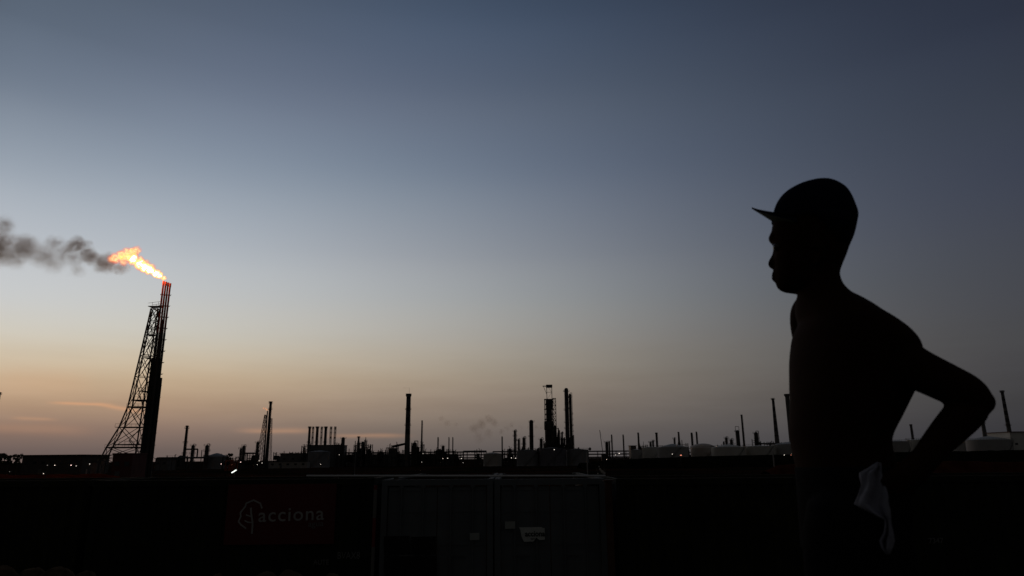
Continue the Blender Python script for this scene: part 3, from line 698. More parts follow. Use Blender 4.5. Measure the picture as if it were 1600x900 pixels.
stack(638.5, 616, 6.6, 524, 'big banded chimney with lightning rod, tallest in the middle', wb=8.6, m=CONCD, plats=(.985, .56, .78), bands=((.13, .12, .11), (.03, .03, .03), 9.0, 30), mast=10)
unit(644, 652, 692, 520, 'left half of the round-topped cluster right of the big chimney', levels=3, seed=41, vessels=4)
unit(650, 662, 694, 524, 'right half of the cluster at the thin tall mast', levels=4, seed=42, vessels=4)
column(648, 691, 9, 526, 'fat rounded vessel right of the big chimney', nplat=3)
t = stack(659.5, 657, 2.0, 522, 'thin tall mast stack right of the fat vessel', wb=2.8, plats=(.5,))
unit(680, 709, 701, 525, 'low frame carrying three thin stacks', levels=2, seed=44, vessels=3)
stack(684.5, 683, 2.0, 520, 'leftmost of three thin stacks right of the mast', cap=False)
column(692.5, 696, 5.5, 522, 'squat vessel between the three thin stacks', nplat=2, pipe=False)
stack(701.5, 683, 1.5, 520, 'middle of three thin stacks right of the mast', cap=False)
stack(707.5, 683, 1.5, 520, 'rightmost of three thin stacks right of the mast', cap=False)
for k, (x, y, l, mm, r) in enumerate(((692, 716.5, 'left lamp of the two below the three thin stacks', LAMPW, .9), (699.5, 716, 'right lamp of the two below the three thin stacks', LAMPW, 1.2), (721, 716.5, 'lamp under the long pipe rack, nearest the white tank', LAMPW, 1.1), (723.5, 723, 'low faint lamp beneath the long pipe rack', mat('weak lamp glass', (.3, .3, .3), emit=((1, .9, .8), .6)), .9), (659, 722, 'lamp at the foot of the thin mast stack', mat('weaker lamp glass', (.3, .3, .3), emit=((1, .9, .8), .6)), 1.0), (661, 708.5, 'lamp high on the cluster by the mast', LAMPW, .8), (530, 710.5, 'lamp at the right corner of the boiler house', LAMPW, .8),
        (799, 715.5, 'left lamp of the two right of the white tank', LAMPW, 1.2), (805.5, 716, 'right lamp of the two right of the white tank', LAMPW, 1.2), (866, 702.5, 'lamp at the foot of the tall cracking tower', LAMPW, 1.2), (967.5, 708.5, 'bright lamp in the rack right of the leaning crane boom', LAMPW, 1.5), (962, 711, 'small lamp left of the bright rack lamp', LAMPW, .9), (948, 718, 'low lamp right of the scrap bush', LAMPW, .8))): lamp(x, y, 400, l, mm, r)
# ================================================================ centre
unit(742, 752, 703.5, 520, 'low hump of machinery left of the white tank', levels=1, seed=51)
tank(755, 784, 709, 460, 'white tank with a reddish stripe in the middle', m=PALE, peak=2)
P = at(762.5, 713, 440); MB().box((P.x, P.y + 0.0, P.z), (.8, .3, 6 / ppm(P) * 1.7)).v
rack(724, 760, 704, 545, 'pipe rack above the white tank', tiers=1)
rack(770, 850, 704.5, 545, 'pipe rack behind the row of slim columns')
unit(793, 806, 700, 515, 'railed platform right of the white tank', levels=2, seed=53, vessels=1)
stack(784.5, 682, 2.0, 515, 'lone thin stack rising behind the white tank', cap=False)
column(804.5, 672, 4.2, 515, 'slim column with stacked rings left of the thick column', nplat=6)
column(810.5, 686, 3.8, 512, 'short column right of the ringed slim column', nplat=3)
column(818.5, 683, 5.2, 517, 'short thick column left of the tall plain one', nplat=4)
column(830, 656, 7.4, 515, 'thick plain column left of the cracking tower', nplat=3, pipe=False)
column(845.5, 685, 5.2, 515, 'short column between thick column and cracking tower', nplat=4)
unit(850, 854.5, 689, 513, 'narrow frame on the left flank of the cracking tower', levels=4, seed=55, vessels=1)
tank(807, 842, 704, 455, 'low dark grey tank under the short columns', m=PALED, peak=1.5, roofm=ROOF)
tank(842, 884, 701, 452, 'dark purple grey tank below the cracking tower', m=mat('purplish grey tank paint', (.2, .19, .22), .7), peak=2, roofm=ROOF)
tank(884, 920, 703, 458, 'dark grey tank right below the twin tall columns', m=PALED, peak=2, roofm=ROOF)
# cracking tower
CY = 500; P = at(857.5, 602, CY); s = ppm(P); hT = P.z + 4.2
ct = thing('cracking_tower', 'tallest dark tower with open crane frame on top', 'tower', (P.x, CY, -4.2))
def hz(py): return at(857, py, CY).z + 4.2
def bx(px, py): return at(px, py, CY).x - P.x
z1 = hz(624)
for k, (x0, x1, ya, yb) in enumerate(((852.5, 863.2, 703, 672), (849.5, 866, 672, 658), (853, 863.4, 658, 640), (852.4, 863.8, 640, 624))):
    za, zb = hz(ya), hz(yb); xa, xb = bx(x0, ya) + .0, bx(x1, ya)
    if k == 0: za = 0
    b = MB(); r = (xb - xa) / 2 * (.93 if k != 1 else .9); b.lathe([(r * .93, 0), (r, (zb - za) * .1), (r, (zb - za) * .9), (r * .9, zb - za)], ((xa + xb) / 2, 0, za), 20); b.build('vessel', DK, ct)
def legsT(z):
    f = z / z1; xa, xb = bx(852, 640) - .3, bx(863.6, 640)
    return [Vector((xa, -3.2, z)), Vector((xb, -3.2, z)), Vector((xb, 3.2, z)), Vector((xa, 3.2, z))]
lattice(legsT, [z1 * k / 13 for k in range(14)], DK, ct, .32)
for k in range(13):
    zz = z1 * (k + 1) / 13; MB().box((bx(858, 640), 0, zz), (6.2 + rnd.uniform(-.5, 1.2), 7, .22)).build('deck', DK, ct)
z2 = hz(622.5)
def legsS(z):
    xa, xb = bx(863.8, 640), bx(868.4, 640) + .1
    return [Vector((xa, -2, z)), Vector((xb, -2, z)), Vector((xb, 2, z)), Vector((xa, 2, z))]
lattice(legsS, [z2 * k / 18 for k in range(19)], DK, ct, .2)
b = MB()
for k in range(18):
    za, zb = z2 * k / 18, z2 * (k + 1) / 18; xa, xb = bx(864, 640), bx(868, 640)
    b.bar((xa if k % 2 else xb, -.5, za), (xb if k % 2 else xa, -.5, zb), .3); b.box(((xa + xb) / 2, 0, zb), (xb - xa, 3.4, .15))
b.build('stair', DK, ct)
def legsC(z):
    xa, xb = bx(854.5, 610), bx(862, 610)
    return [Vector((xa, -1.8, z)), Vector((xb, -1.8, z)), Vector((xb, 1.8, z)), Vector((xa, 1.8, z))]
b = MB(); xs = (bx(854.3, 610), bx(862.2, 610))
for x in xs:
    for y in (-1.8, 1.8): b.bar((x, y, z1), (x, y, hT), .22)
zm = lerp(z1, hT, .5)
for y in (-1.8, 1.8): b.bar((xs[0], y, zm), (xs[1], y, zm), .12); b.bar((xs[0], y, z1), (xs[1], y, zm), .1); b.bar((xs[1], y, zm), (xs[0], y, hT), .1); b.bar((bx(849, 604), y * .3, hT - .6), (xs[0], y, lerp(z1, hT, .35)), .15)
b.build('crane_frame', DK, ct)
MB().box((bx(858, 603), 0, hT - .7), (bx(863, 603) - bx(853.5, 603), 4.4, 1.9)).build('crane_housing', DK, ct)
MB().box((bx(851.2, 604), 0, hT - .6), (bx(855, 604) - bx(848.3, 604), 1.2, .5)).build('jib', DK, ct)
unit(867, 874, 672, 503, 'stepped frame hugging the right side of the cracking tower', levels=6, seed=61, vessels=3)
unit(873, 882, 680, 506, 'lower stepped frame between cracking tower and twin columns', levels=5, seed=62, vessels=4)
column(878, 675, 2.5, 504, 'thin short riser between cracking tower and twin columns', nplat=2)
building(869, 895, 695, 508, 'dark compressor house between the towers', depth=9, m=DK2, nwin=0)
column(884.7, 606, 7.2, 502, 'taller of the twin columns with ringed head', nplat=9, pipe=False)
column(890.6, 615, 5.2, 505, 'lower of the twin columns, on the right', nplat=9, pipe=True)
unit(881, 896, 680, 500, 'broad frame around the feet of the twin columns', levels=4, seed=63, vessels=5)
unit(893, 904, 699, 503, 'low sloping piping right of the twin columns', levels=1, seed=64)
# ================================================================ centre right
rack(919, 992, 704, 540, 'three tier pipe rack right of the twin columns', tiers=3)
post(917, 707, 187, 2.0, 'pale concrete street lamp with round dark head, in front of the twin columns', head=5)
post(1207, 700, 205, 2.0, 'pale slim pole beside the boy, in front of the tanks', name='utility_pole', cat='pole')
post(135.5, 733, 205, 2.0, 'short pale post left of the red block', name='concrete_post', cat='post')
post(555.5, 706, 170, 1.3, 'thin dim pole below the dark process cluster', m=CONCD, name='utility_pole', cat='pole')
P = at(942, 703, 480); Q = at(937, 672, 480); t = thing('crane', 'leaning crane boom against the dusk sky', 'crane', (P.x, 480, -4.2))
dx = Q.x - P.x; hb = P.z + 4.2; hq = Q.z + 4.2
b = MB(); b.bar((0, -.4, hb - 3), (dx, -.4, hq), .28); b.bar((0, .4, hb - 3), (dx, .4, hq), .28)
for k in range(10): b.bar((dx * k / 10, -.4, lerp(hb - 3, hq, k / 10)), (dx * (k + 1) / 10, .4, lerp(hb - 3, hq, (k + 1) / 10)), .2)
b.build('boom', DK, t); MB().box((.6, 0, hb / 2 - 1.6), (3.4, 2.6, hb - 3)).build('crane_body', DK, t); MB().bar((dx, 0, hq), (3.2, 0, hb - 2), .04).build('cable', DK, t)
column(948, 690, 5.5, 520, 'thicker of the close pair right of the crane boom', nplat=2, pipe=False)
column(951.8, 689, 3, 522, 'thinner of the close pair right of the crane boom', nplat=2, pipe=False)
stack(955.5, 679, 2.0, 521, 'thin stack just right of the close pair', cap=False)
stack(973.5, 679, 2.1, 521, 'thin isolated stack above the three tier rack', cap=False)
building(985, 994, 696, 515, 'flat block at the right end of the three tier rack', depth=8, m=DK2, nwin=0)
stack(997, 676, 2.4, 518, 'thin stack with a frame on its right flank', wb=3.4)
unit(998, 1010, 693, 520, 'tangled frame right of the thin flanked stack', levels=3, seed=71, vessels=3)
column(1016, 690, 3, 522, 'left stub column left of the plain thick stack', nplat=2); column(1020, 688, 3, 523, 'right stub column left of the plain thick stack', nplat=2)
stack(1025.5, 676, 3.2, 520, 'plain thick stack above the pale tank edge')
column(1053.5, 684, 2.6, 522, 'thin short column left of the tapered stack', nplat=3)
stack(1060, 675, 2.4, 520, 'tapered stack left of the two close thin stacks', wb=4.2, plats=(.6,))
unit(1061, 1073, 690, 520, 'open frame right of the tapered stack', levels=3, seed=73, vessels=3)
stack(1080.5, 676, 3.1, 520, 'thicker of the two close thin stacks, left one', cap=False)
stack(1088, 674.5, 2.5, 520, 'thinner of the two close thin stacks, right one', cap=False)
column(1130.5, 690, 2.4, 520, 'little column, leftmost of three above the cone roof', nplat=1)
column(1134.5, 683, 4.4, 521, 'middle one of three little columns above the cone roof', nplat=2)
column(1142.5, 686, 5, 520, 'mushroom-topped little column, right of three above the cone roof', nplat=2)
t = column(1152, 672, 6.8, 520, 'stout column with a hoop frame on its head', nplat=2, pipe=False)
P = at(1152, 672, 520); h = P.z + 4.2; MB().path([(-1.3, 0, h - 1), (-1.3, 0, h + 2.6), (1.3, 0, h + 2.6), (1.3, 0, h - 1)], .16, 6).build('hoop_frame', DK, t)
stack(1158.5, 648, 2.6, 518, 'tall thin stack beside the hooped column', wb=3.2)
column(1181, 675, 7, 520, 'bulky vessel with rings left of the tall tapered chimney', nplat=5)
unit(1177, 1186, 686, 521, 'frame around the bulky ringed vessel', levels=3, seed=75)
rack(1186, 1222, 692, 520, 'pipe bridge at the foot of the tall tapered chimney', tiers=1)
stack(1207.5, 623, 3.4, 510, 'tall tapered banded chimney left of the boy', wb=8.0, m=CONCD, plats=(.985,), bands=((.14, .13, .12), (.03, .03, .03), 5.0, 27))
stack(1229.5, 616, 6.2, 505, 'thick chimney half hidden behind the boy', wb=8, m=CONCD, plats=(.98,))
GR = 'pale storage tanks in the row on the right'
TK = mat('chalky tank paint', (.82, .79, .72), .75, 0, .12, .12); TKD = mat('plain grey tank paint', (.55, .54, .52), .75, 0, .12, .12); TKB = mat('beige tank paint', (.72, .62, .54), .75, 0, .12, .12)  # TKD is the grey tanks' own colour
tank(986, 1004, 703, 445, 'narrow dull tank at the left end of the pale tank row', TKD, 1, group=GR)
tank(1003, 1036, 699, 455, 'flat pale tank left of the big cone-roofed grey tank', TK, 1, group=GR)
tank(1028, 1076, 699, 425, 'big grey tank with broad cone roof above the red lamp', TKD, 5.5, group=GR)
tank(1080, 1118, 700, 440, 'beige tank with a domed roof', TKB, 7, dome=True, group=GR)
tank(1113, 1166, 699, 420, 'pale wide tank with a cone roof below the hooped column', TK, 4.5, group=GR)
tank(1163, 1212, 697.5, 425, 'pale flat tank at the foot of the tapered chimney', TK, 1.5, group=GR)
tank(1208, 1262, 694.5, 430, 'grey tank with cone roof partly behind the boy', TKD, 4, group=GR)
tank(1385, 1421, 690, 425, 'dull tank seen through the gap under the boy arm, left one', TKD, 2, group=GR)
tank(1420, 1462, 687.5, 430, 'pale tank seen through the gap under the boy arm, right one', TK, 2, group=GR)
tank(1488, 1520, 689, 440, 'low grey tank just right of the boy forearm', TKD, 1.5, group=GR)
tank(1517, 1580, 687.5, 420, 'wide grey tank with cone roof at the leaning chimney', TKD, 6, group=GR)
stack(1423, 663, 3.4, 510, 'short stack seen through the gap under the boy arm', wb=4.4, m=CONCD)
stack(1534, 652, 4.6, 500, 'ringed chimney just right of the boy elbow', wb=8, m=DK2, plats=(.97, .85))
stack(1565.5, 611, 4.2, 500, 'rightmost tall banded chimney beyond the elbow', wb=7, m=CONCD, plats=(.985, .5), bands=((.14, .13, .12), (.03, .03, .03), 5.0, 22))
building(1577, 1640, 674, 420, 'pale building with dark red roof at the right edge', depth=20, m=TK, roofm=REDB, over=.8, nwin=4)
for x, y, l, mm, r in ((1050.5, 709.5, 'white lamp left of the red lamp on the grey tank', LAMPW, 1.1), (1225.5, 711, 'white lamp close to the boy back, below the tanks', LAMPW, 1.2), (1236, 711, 'small red lamp beside the boy chest', LAMPR, .8)): lamp(x, y, 322 if y > 710 else 345, l, mm, r)
t = lamp(1064, 711.3, 318, 'broad red orange lamp bar below the grey tank', LAMPR, 1.0)
for c in t.children:
    if c.name.startswith('lamp_globe'): c.scale = (2.9, 1, 1)


for k, (xa, xb, yt, yy, lb) in enumerate(((262, 288, 712, 450, 'low pipework between the shed and the slim capped chimney'), (330, 352, 711, 460, 'low pipework behind the cone-roofed tank'), (384, 402, 709, 445, 'low pipework between the two pairs of short columns'),
    (430, 446, 706.5, 530, 'left clump of low machinery before the boiler house'), (455, 474, 706, 530, 'right clump of low machinery before the boiler house'), (540, 556, 703, 522, 'low machinery left of the dark process cluster'), (582, 604, 703, 525, 'low machinery right of the dark process cluster'),
    (560, 572, 687, 514, 'taller central frame poking out of the dark process cluster'), (619, 630, 703, 522, 'small tangle under the sloping flue duct'), (663, 680, 704, 526, 'low machinery right of the thin mast stack'), (709, 724, 705, 530, 'small hump right of the three thin stacks'),
    (786, 800, 702, 520, 'low tangle behind the lone thin stack'), (806, 826, 699, 519, 'frame around the feet of the ringed slim column'), (834, 850, 699, 520, 'frame between the thick plain column and the cracking tower'), (862, 872, 660, 506, 'tall narrow frame leaning on the cracking tower flank'),
    (1010, 1024, 697, 524, 'low frame behind the flat pale tank'), (1044, 1056, 696, 524, 'low frame behind the big cone-roofed grey tank'), (1072, 1084, 697, 524, 'low frame below the two close thin stacks'), (1124, 1150, 694.5, 524, 'low frame under the three little columns'), (1196, 1206, 690, 522, 'small frame left of the tapered chimney foot'), (1212, 1224, 691, 522, 'small frame right of the tapered chimney foot'))):
    unit(xa, xb, yt, yy, lb, levels=2 + k % 3, seed=100 + k, vessels=2 + k % 3)

# pale tube added for the sky-lit front edge of the container roofs
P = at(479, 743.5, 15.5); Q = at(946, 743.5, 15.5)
t = thing('pipe', 'long pale tube added as the lit front edge of the container roofs', 'pipe', (0, 0, 0))
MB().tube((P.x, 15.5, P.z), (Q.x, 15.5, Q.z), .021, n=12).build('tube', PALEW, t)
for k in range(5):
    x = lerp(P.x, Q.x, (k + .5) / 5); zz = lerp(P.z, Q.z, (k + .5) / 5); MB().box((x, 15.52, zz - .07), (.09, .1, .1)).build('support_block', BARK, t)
# scrap bush right of the lamp
P = at(938.5, 743, 45); z0 = gz(0, 45) - .1; s = ppm(P)
t = thing('scrap_bush', 'wiry bush with pale plastic scraps behind the container', 'bush', (P.x, 45, z0)); top = at(938, 724, 45).z - z0
b = MB(); r_ = random.Random(5)
for k in range(40):
    a = r_.uniform(0, 6.28); rr = r_.uniform(.1, .5); b.path([(0, 0, 0), (rr * .4 * math.cos(a), rr * .4 * math.sin(a), top * .5), (rr * math.cos(a), rr * math.sin(a), top * r_.uniform(.6, 1.0))], .012, 4)
b.build('twigs', BARK, t)
b = MB()
for (px, py, w) in ((936, 729, 2), (937.5, 733, 3), (941, 737, 4), (944, 739, 3), (934, 740, 2), (939, 735, 3)):
    q = at(px, py, 44.6); x = q.x - P.x; z = q.z - z0; w = w / s
    b.add([(x - w / 2, -.4, z - w * .4), (x + w * .5, -.38, z - w * .6), (x + w * .6, -.42, z + w * .3), (x - w * .3, -.36, z + w * .6)], [(0, 1, 2, 3)]); b.add([(x - w * .2, -.38, z - w * .9), (x + w * .7, -.43, z - w * .2), (x + w * .1, -.4, z + w * .2)], [(0, 1, 2)])
b.build('plastic_scraps', mat('pale plastic', (.6, .55, .48), .6), t)


# low scrub between the containers and the plant: one mass
r_ = random.Random(77); b = MB()
for k in range(1500):
    Y = 34 * (330 / 34) ** r_.random(); x = r_.uniform(-.95, .95) * Y; z = gz(x, Y) - .05; hh = r_.uniform(.15, .55) * (1 + (r_.random() < .05) * 1.5)
    for q in range(7):
        a = r_.uniform(0, 6.28); l = hh * r_.uniform(.5, 1); dx, dy = math.cos(a) * l * .6, math.sin(a) * l * .6; w = .05 * (1 + Y / 60)
        b.add([(x - w, Y, z), (x + w, Y, z), (x + dx, Y + dy, z + l)], [(0, 1, 2)])
o = b.build('scrub', mat('dry scrub', (.035, .03, .018), 1.0, 0, .5, .5, spec=0.0)); o['kind'] = 'stuff'; o['label'] = 'low dry scrub on the dark ground before the refinery'

# ================================================================ containers
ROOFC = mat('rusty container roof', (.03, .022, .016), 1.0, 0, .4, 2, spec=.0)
def corrugated(b, x0, x1, z0, z1, y, pitch=.28, dep=.036):
    n = int((x1 - x0) / pitch); st = (x1 - x0) / n; pts = []
    for k in range(n):
        x = x0 + k * st; pts += [(x, y), (x + st * .28, y), (x + st * .42, y + dep), (x + st * .86, y + dep)]
    pts.append((x1, y)); vs = [(x, yy, z) for z in (z0, z1) for x, yy in pts]; m = len(pts)
    b.add(vs, [(i, i + 1, m + i + 1, m + i) for i in range(m - 1)])
CH, CW = 2.59, 2.438
def side_container(xl_px, L_, m, label, top_py, Y=15.3, rz=0.0, d=CW):
    P = at(xl_px, top_py, Y); z0 = P.z - CH
    t = thing('shipping_container', label, 'container', (P.x, Y, z0), 'shipping containers in the yard', rz)
    b = MB(); corrugated(b, .12, L_ - .12, .16, CH - .12, .03); b.build('side_panel', m, t); b = MB(); corrugated(b, .12, L_ - .12, .16, CH - .12, d - .07); b.build('side_panel', m, t)
    MB().box((.08, d / 2, CH / 2), (.04, d - .2, CH - .2)).build('end_panel', m, t); MB().box((L_ - .08, d / 2, CH / 2), (.04, d - .2, CH - .2)).build('end_panel', m, t)
    b = MB(); n = int(L_ / .25)
    for k in range(n): b.box((.15 + (L_ - .3) * (k + .5) / n, d / 2, CH - .055), ((L_ - .3) / n * .5, d - .25, .03))
    b.box((L_ / 2, d / 2, CH - .085), (L_ - .2, d - .2, .03)); b.build('roof', ROOFC, t)
    b = MB()
    for x in (.08, L_ - .08):
        for y in (.08, d - .08): b.box((x, y, CH / 2), (.155, .155, CH - .24))
    for z in (.08, CH - .07):
        for y in (.06, d - .06): b.box((L_ / 2, y, z), (L_ - .34, .11, .13))
        for x in (.06, L_ - .06): b.box((x, d / 2, z), (.11, d - .34, .13))
    b.build('frame', m, t)
    for x in (.09, L_ - .09):
        for y in (.09, d - .09):
            for z in (.06, CH - .06): MB().box((x, y, z), (.178, .178, .12)).build('corner_casting', m, t)
    return t
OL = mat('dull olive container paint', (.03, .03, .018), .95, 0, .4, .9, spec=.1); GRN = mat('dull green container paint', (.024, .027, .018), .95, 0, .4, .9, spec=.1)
GRY = mat('grey container paint', (.145, .153, .155), .95, 0, .2, .9, spec=.1)
SIGNR = mat('dark red sign paint', (.12, .008, .008), .7, 0, .2, 1.0)
LET = mat('faded white lettering', (.42, .40, .37), .8, 0, .2, 3.0); LETD = mat('dim white lettering', (.22, .21, .2), .7, 0, .2, 3.0); LETK = mat('black lettering', (.01, .01, .01), .7)
s15 = ppm(at(400, 800, 15.3))
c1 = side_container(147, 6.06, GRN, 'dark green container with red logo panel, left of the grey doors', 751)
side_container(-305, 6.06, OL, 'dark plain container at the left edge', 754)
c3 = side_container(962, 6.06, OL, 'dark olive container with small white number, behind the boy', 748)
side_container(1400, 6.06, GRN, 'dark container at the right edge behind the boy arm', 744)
def text_mesh(s, size, m, parent, loc, name, rot=0.0, ext=.003, bold=0.0, sx=1.0):
    cu = bpy.data.curves.new(name, 'FONT'); cu.body = s; cu.size = size; cu.extrude = ext; cu.align_x = 'LEFT'; cu.offset = bold; cu.resolution_u = 4; cu.space_character = 1.12 if s == 'acciona' and size > .3 else 1.0
    o = bpy.data.objects.new(name, cu); C.objects.link(o)
    me = bpy.data.meshes.new_from_object(o.evaluated_get(bpy.context.evaluated_depsgraph_get())); bpy.data.objects.remove(o)
    me.materials.clear(); me.materials.append(m)
    o = bpy.data.objects.new(name, me); C.objects.link(o); o.parent = parent; o.location = loc; o.rotation_euler = (R(90), rot, 0); o.scale = (sx, 1, 1); return o
def rel(t, px, py, Yp): q = at(px, py, Yp); return (q.x - t.location.x, q.y - t.location.y, q.z - t.location.z)
yp = 15.3 - .03
a = rel(c1, 357, 757, yp); b_ = rel(c1, 521, 850, yp)
sp = MB().box(((a[0] + b_[0]) / 2, -.012, (a[2] + b_[2]) / 2), (b_[0] - a[0], .024, a[2] - b_[2])).build('sign_panel', SIGNR, c1)
yf = yp - .012
q = rel(c1, 402.5, 815.5, yf); w = rel(c1, 506, 812, yf)
tx = text_mesh('acciona', .40, LET, sp, (q[0], -.03, q[2]), 'lettering', rot=-math.atan2(w[2] - q[2], w[0] - q[0]), bold=.003)
tx.scale.x = (w[0] - q[0]) / max(v.co.x for v in tx.data.vertices)
q = rel(c1, 481, 823, yf); tx = text_mesh('agua', .17, LETD, sp, (q[0], -.03, q[2]), 'small_lettering', rot=-.035)
tx.scale.x = (24 / s15) / max(v.co.x for v in tx.data.vertices)
def stroke(pl, r0):
    b = MB()
    for i, (p0, p1) in enumerate(zip(pl, pl[1:])):
        A = rel(c1, 360 + p0[0] / 10, 770 + p0[1] / 10, yf); B_ = rel(c1, 360 + p1[0] / 10, 770 + p1[1] / 10, yf)
        d = Vector((B_[0] - A[0], 0, B_[2] - A[2])); n_ = Vector((-d.z, 0, d.x)).normalized() * r0; e = d.normalized() * r0 * .5
        A = Vector((A[0], -.034 - i * .0004, A[2])) - e; B2 = Vector((B_[0], -.034 - i * .0004, B_[2])) + e
        b.add([A - n_, B2 - n_, B2 + n_, A + n_], [(0, 1, 2, 3)])
    return b
lg = stroke([(490, 240), (465, 165), (360, 115), (245, 165), (230, 215), (155, 310), (160, 370), (125, 450), (165, 500), (240, 555)], .017)
for pl_, rr in (([(320, 240), (325, 330), (345, 460), (345, 520), (335, 635)], .02), ([(245, 345), (325, 372)], .013), ([(225, 435), (270, 460), (340, 465)], .014)):
    k = stroke(pl_, rr); lg.add([(x, y - .006, z) for x, y, z in k.v], k.f)
lg.build('tree_emblem', LET, sp)
q = rel(c1, 526, 873.5, yp); tx = text_mesh('BVAX8', .2, LETD, c1, (q[0], -.012, q[2]), 'number_lettering'); tx.scale.x = (35 / s15) / max(v.co.x for v in tx.data.vertices)
q = rel(c1, 489, 882.5, yp); tx = text_mesh('AUTE', .14, LETD, c1, (q[0], -.012, q[2]), 'faint_lettering'); tx.scale.x = (24 / s15) / max(v.co.x for v in tx.data.vertices)
q = rel(c3, 1452, 849, yp); tx = text_mesh('7347', .15, LETD, c3, (q[0], -.012, q[2]), 'number_lettering'); tx.scale.x = (23 / s15) / max(v.co.x for v in tx.data.vertices)

def end_container(xl, xr, top, label, Y=14.9, length=6.06, right=False):
    A = at(xl, top, Y); B_ = at(xr, top, Y); w = B_.x - A.x; z0 = A.z - CH
    t = thing('shipping_container', label, 'container', (A.x, Y, z0), 'shipping containers in the yard')
    b = MB()
    for x in (.06, w - .06): b.box((x, .07, CH / 2), (.12, .14, CH - .24))
    b.box((w / 2, .07, CH - .06), (w - .25, .14, .12)); b.box((w / 2, .07, .07), (w - .25, .14, .14))
    for x in (.05, w - .05):
        for z in (.07, CH - .06): b.box((x, length / 2, z), (.1, length - .36, .12))
        b.box((x, length - .07, CH / 2), (.1, .14, CH - .24))
    b.build('frame', GRY, t)
    for x in (.089, w - .089):
        for y in (.08, length - .08):
            for z in (.06, CH - .06): MB().box((x, y, z), (.178, .165, .121)).build('corner_casting', GRY, t)
    b = MB(); n = 20
    for k in range(n): b.box((w / 2, .2 + (length - .4) * (k + .5) / n, CH - .05), (w - .25, (length - .4) / n * .5, .03))
    b.box((w / 2, length / 2, CH - .08), (w - .2, length - .3, .03)); b.build('roof', ROOFC, t)
    for x in (.07, w - .07): MB().box((x, length / 2, CH / 2), (.04, length - .35, CH - .26)).build('side_panel', GRY, t)
    dw = (w - .26) / 2
    for k in range(2):
        x0 = .13 + k * dw; d = thing_part = MB()
        d.box((x0 + dw / 2, .075, CH / 2), (dw - .02, .05, CH - .3))
        for z in (CH * .25, CH * .5, CH * .75): d.box((x0 + dw / 2, .046, z), (dw - .12, .012, .035))
        for z in (.2, CH - .2): d.box((x0 + dw / 2, .044, z), (dw - .05, .016, .06))
        dr = d.build('door', GRY, t)
        for f in (.28, .72):
            xb = x0 + dw * f; MB().tube((xb, .0, .12), (xb, .0, CH - .1), .017, n=8).box((xb, .02, .15), (.08, .06, .06)).box((xb, .02, CH - .14), (.08, .06, .06)).build('locking_bar', GRY, dr)
        MB().bar((x0 + dw * .28, -.02, 1.1), (x0 + dw * .28 + .3, -.02, 1.08), .02).build('handle', DK2, dr)
    return t
e1 = end_container(597, 770, 750, 'grey container with doors facing us, next to the logo container')
e2 = end_container(772.5, 945, 749, 'grey container with a torn white notice on its doors')
def plate(t, poly, m, name, yoff=.02, Y=14.9):
    pts = [rel(t, x, y, Y + yoff) for x, y in poly]; MBp = MB().prism([(p[0], p[2]) for p in pts], yoff - .006, yoff); return MBp.build(name, m, t)
NOT = mat('weathered paper', (.62, .62, .56), .85, 0, .12, 6); NOT2 = mat('dim paper', (.36, .37, .33), .85, 0, .12, 6)
nt_ = plate(e2, [(811, 824), (846, 823.5), (848, 825), (851, 825), (851.5, 843), (843, 844), (838, 840), (834, 846), (819, 846.5), (815, 839), (813, 828)], NOT, 'torn_notice', -.03)
q = rel(e2, 820.5, 838, 14.86); tx = text_mesh('acciona', .15, LETK, nt_, (q[0], -.042, q[2]), 'lettering', bold=.004, ext=.001); tx.scale.x = (29 / 71) / max(v.co.x for v in tx.data.vertices)
q = rel(e2, 829, 842.5, 14.86); tx = text_mesh('agua', .05, LETK, nt_, (q[0], -.042, q[2]), 'small_lettering', ext=.001)
plate(e2, [(789, 815), (805, 814.5), (805, 826), (789, 826.5)], NOT2, 'paper_label', -.025)
plate(e1, [(734, 833), (749, 832.5), (749, 843.5), (734, 844)], NOT2, 'paper_label', -.025)
# dark openings low on the left grey container are tarpaulins hung over it
t = plate(e1, [(600, 838), (640, 837), (640, 866), (600, 867)], mat('black rubber mat', (.01, .01, .01), .9), 'door_mat', -.024); t = plate(e1, [(643, 839), (681, 838), (681, 866), (643, 866)], bpy.data.materials['black rubber mat'], 'door_mat', -.024)
plate(e1, [(600, 869), (682, 868.5), (682, 899), (600, 899)], bpy.data.materials['black rubber mat'], 'door_mat', -.024)
# red and white marker pole between containers
A = at(587, 758, 14.5); Bz = -2.2
t = thing('marker_pole', 'thin red and white banded pole between the logo container and grey doors', 'pole', (A.x, 14.5, Bz)); h = A.z - Bz
MB().lathe([(.035, 0), (.035, h)], n=10).build('pole', mat('red and white bands', (.16, .15, .13), .7, 0, .1, 1, stripes=((.2, .02, .015), 1.1, .2, -1)), t)
MB().box((0, 0, .03), (.4, .4, .06)).build('base_plate', DK2, t)
A = at(950, 752, 14.6); t = thing('rusty_post', 'rusty brown square post right of the grey containers', 'post', (A.x, 14.6, -2.2)); h = A.z + 2.2
RST = mat('rust', (.09, .035, .015), .9, 0, .4, 3); MB().box((0, 0, h / 2), (.13, .13, h)).build('pole', RST, t); MB().box((0, 0, h + .015), (.2, .2, .03)).build('cap', RST, t)
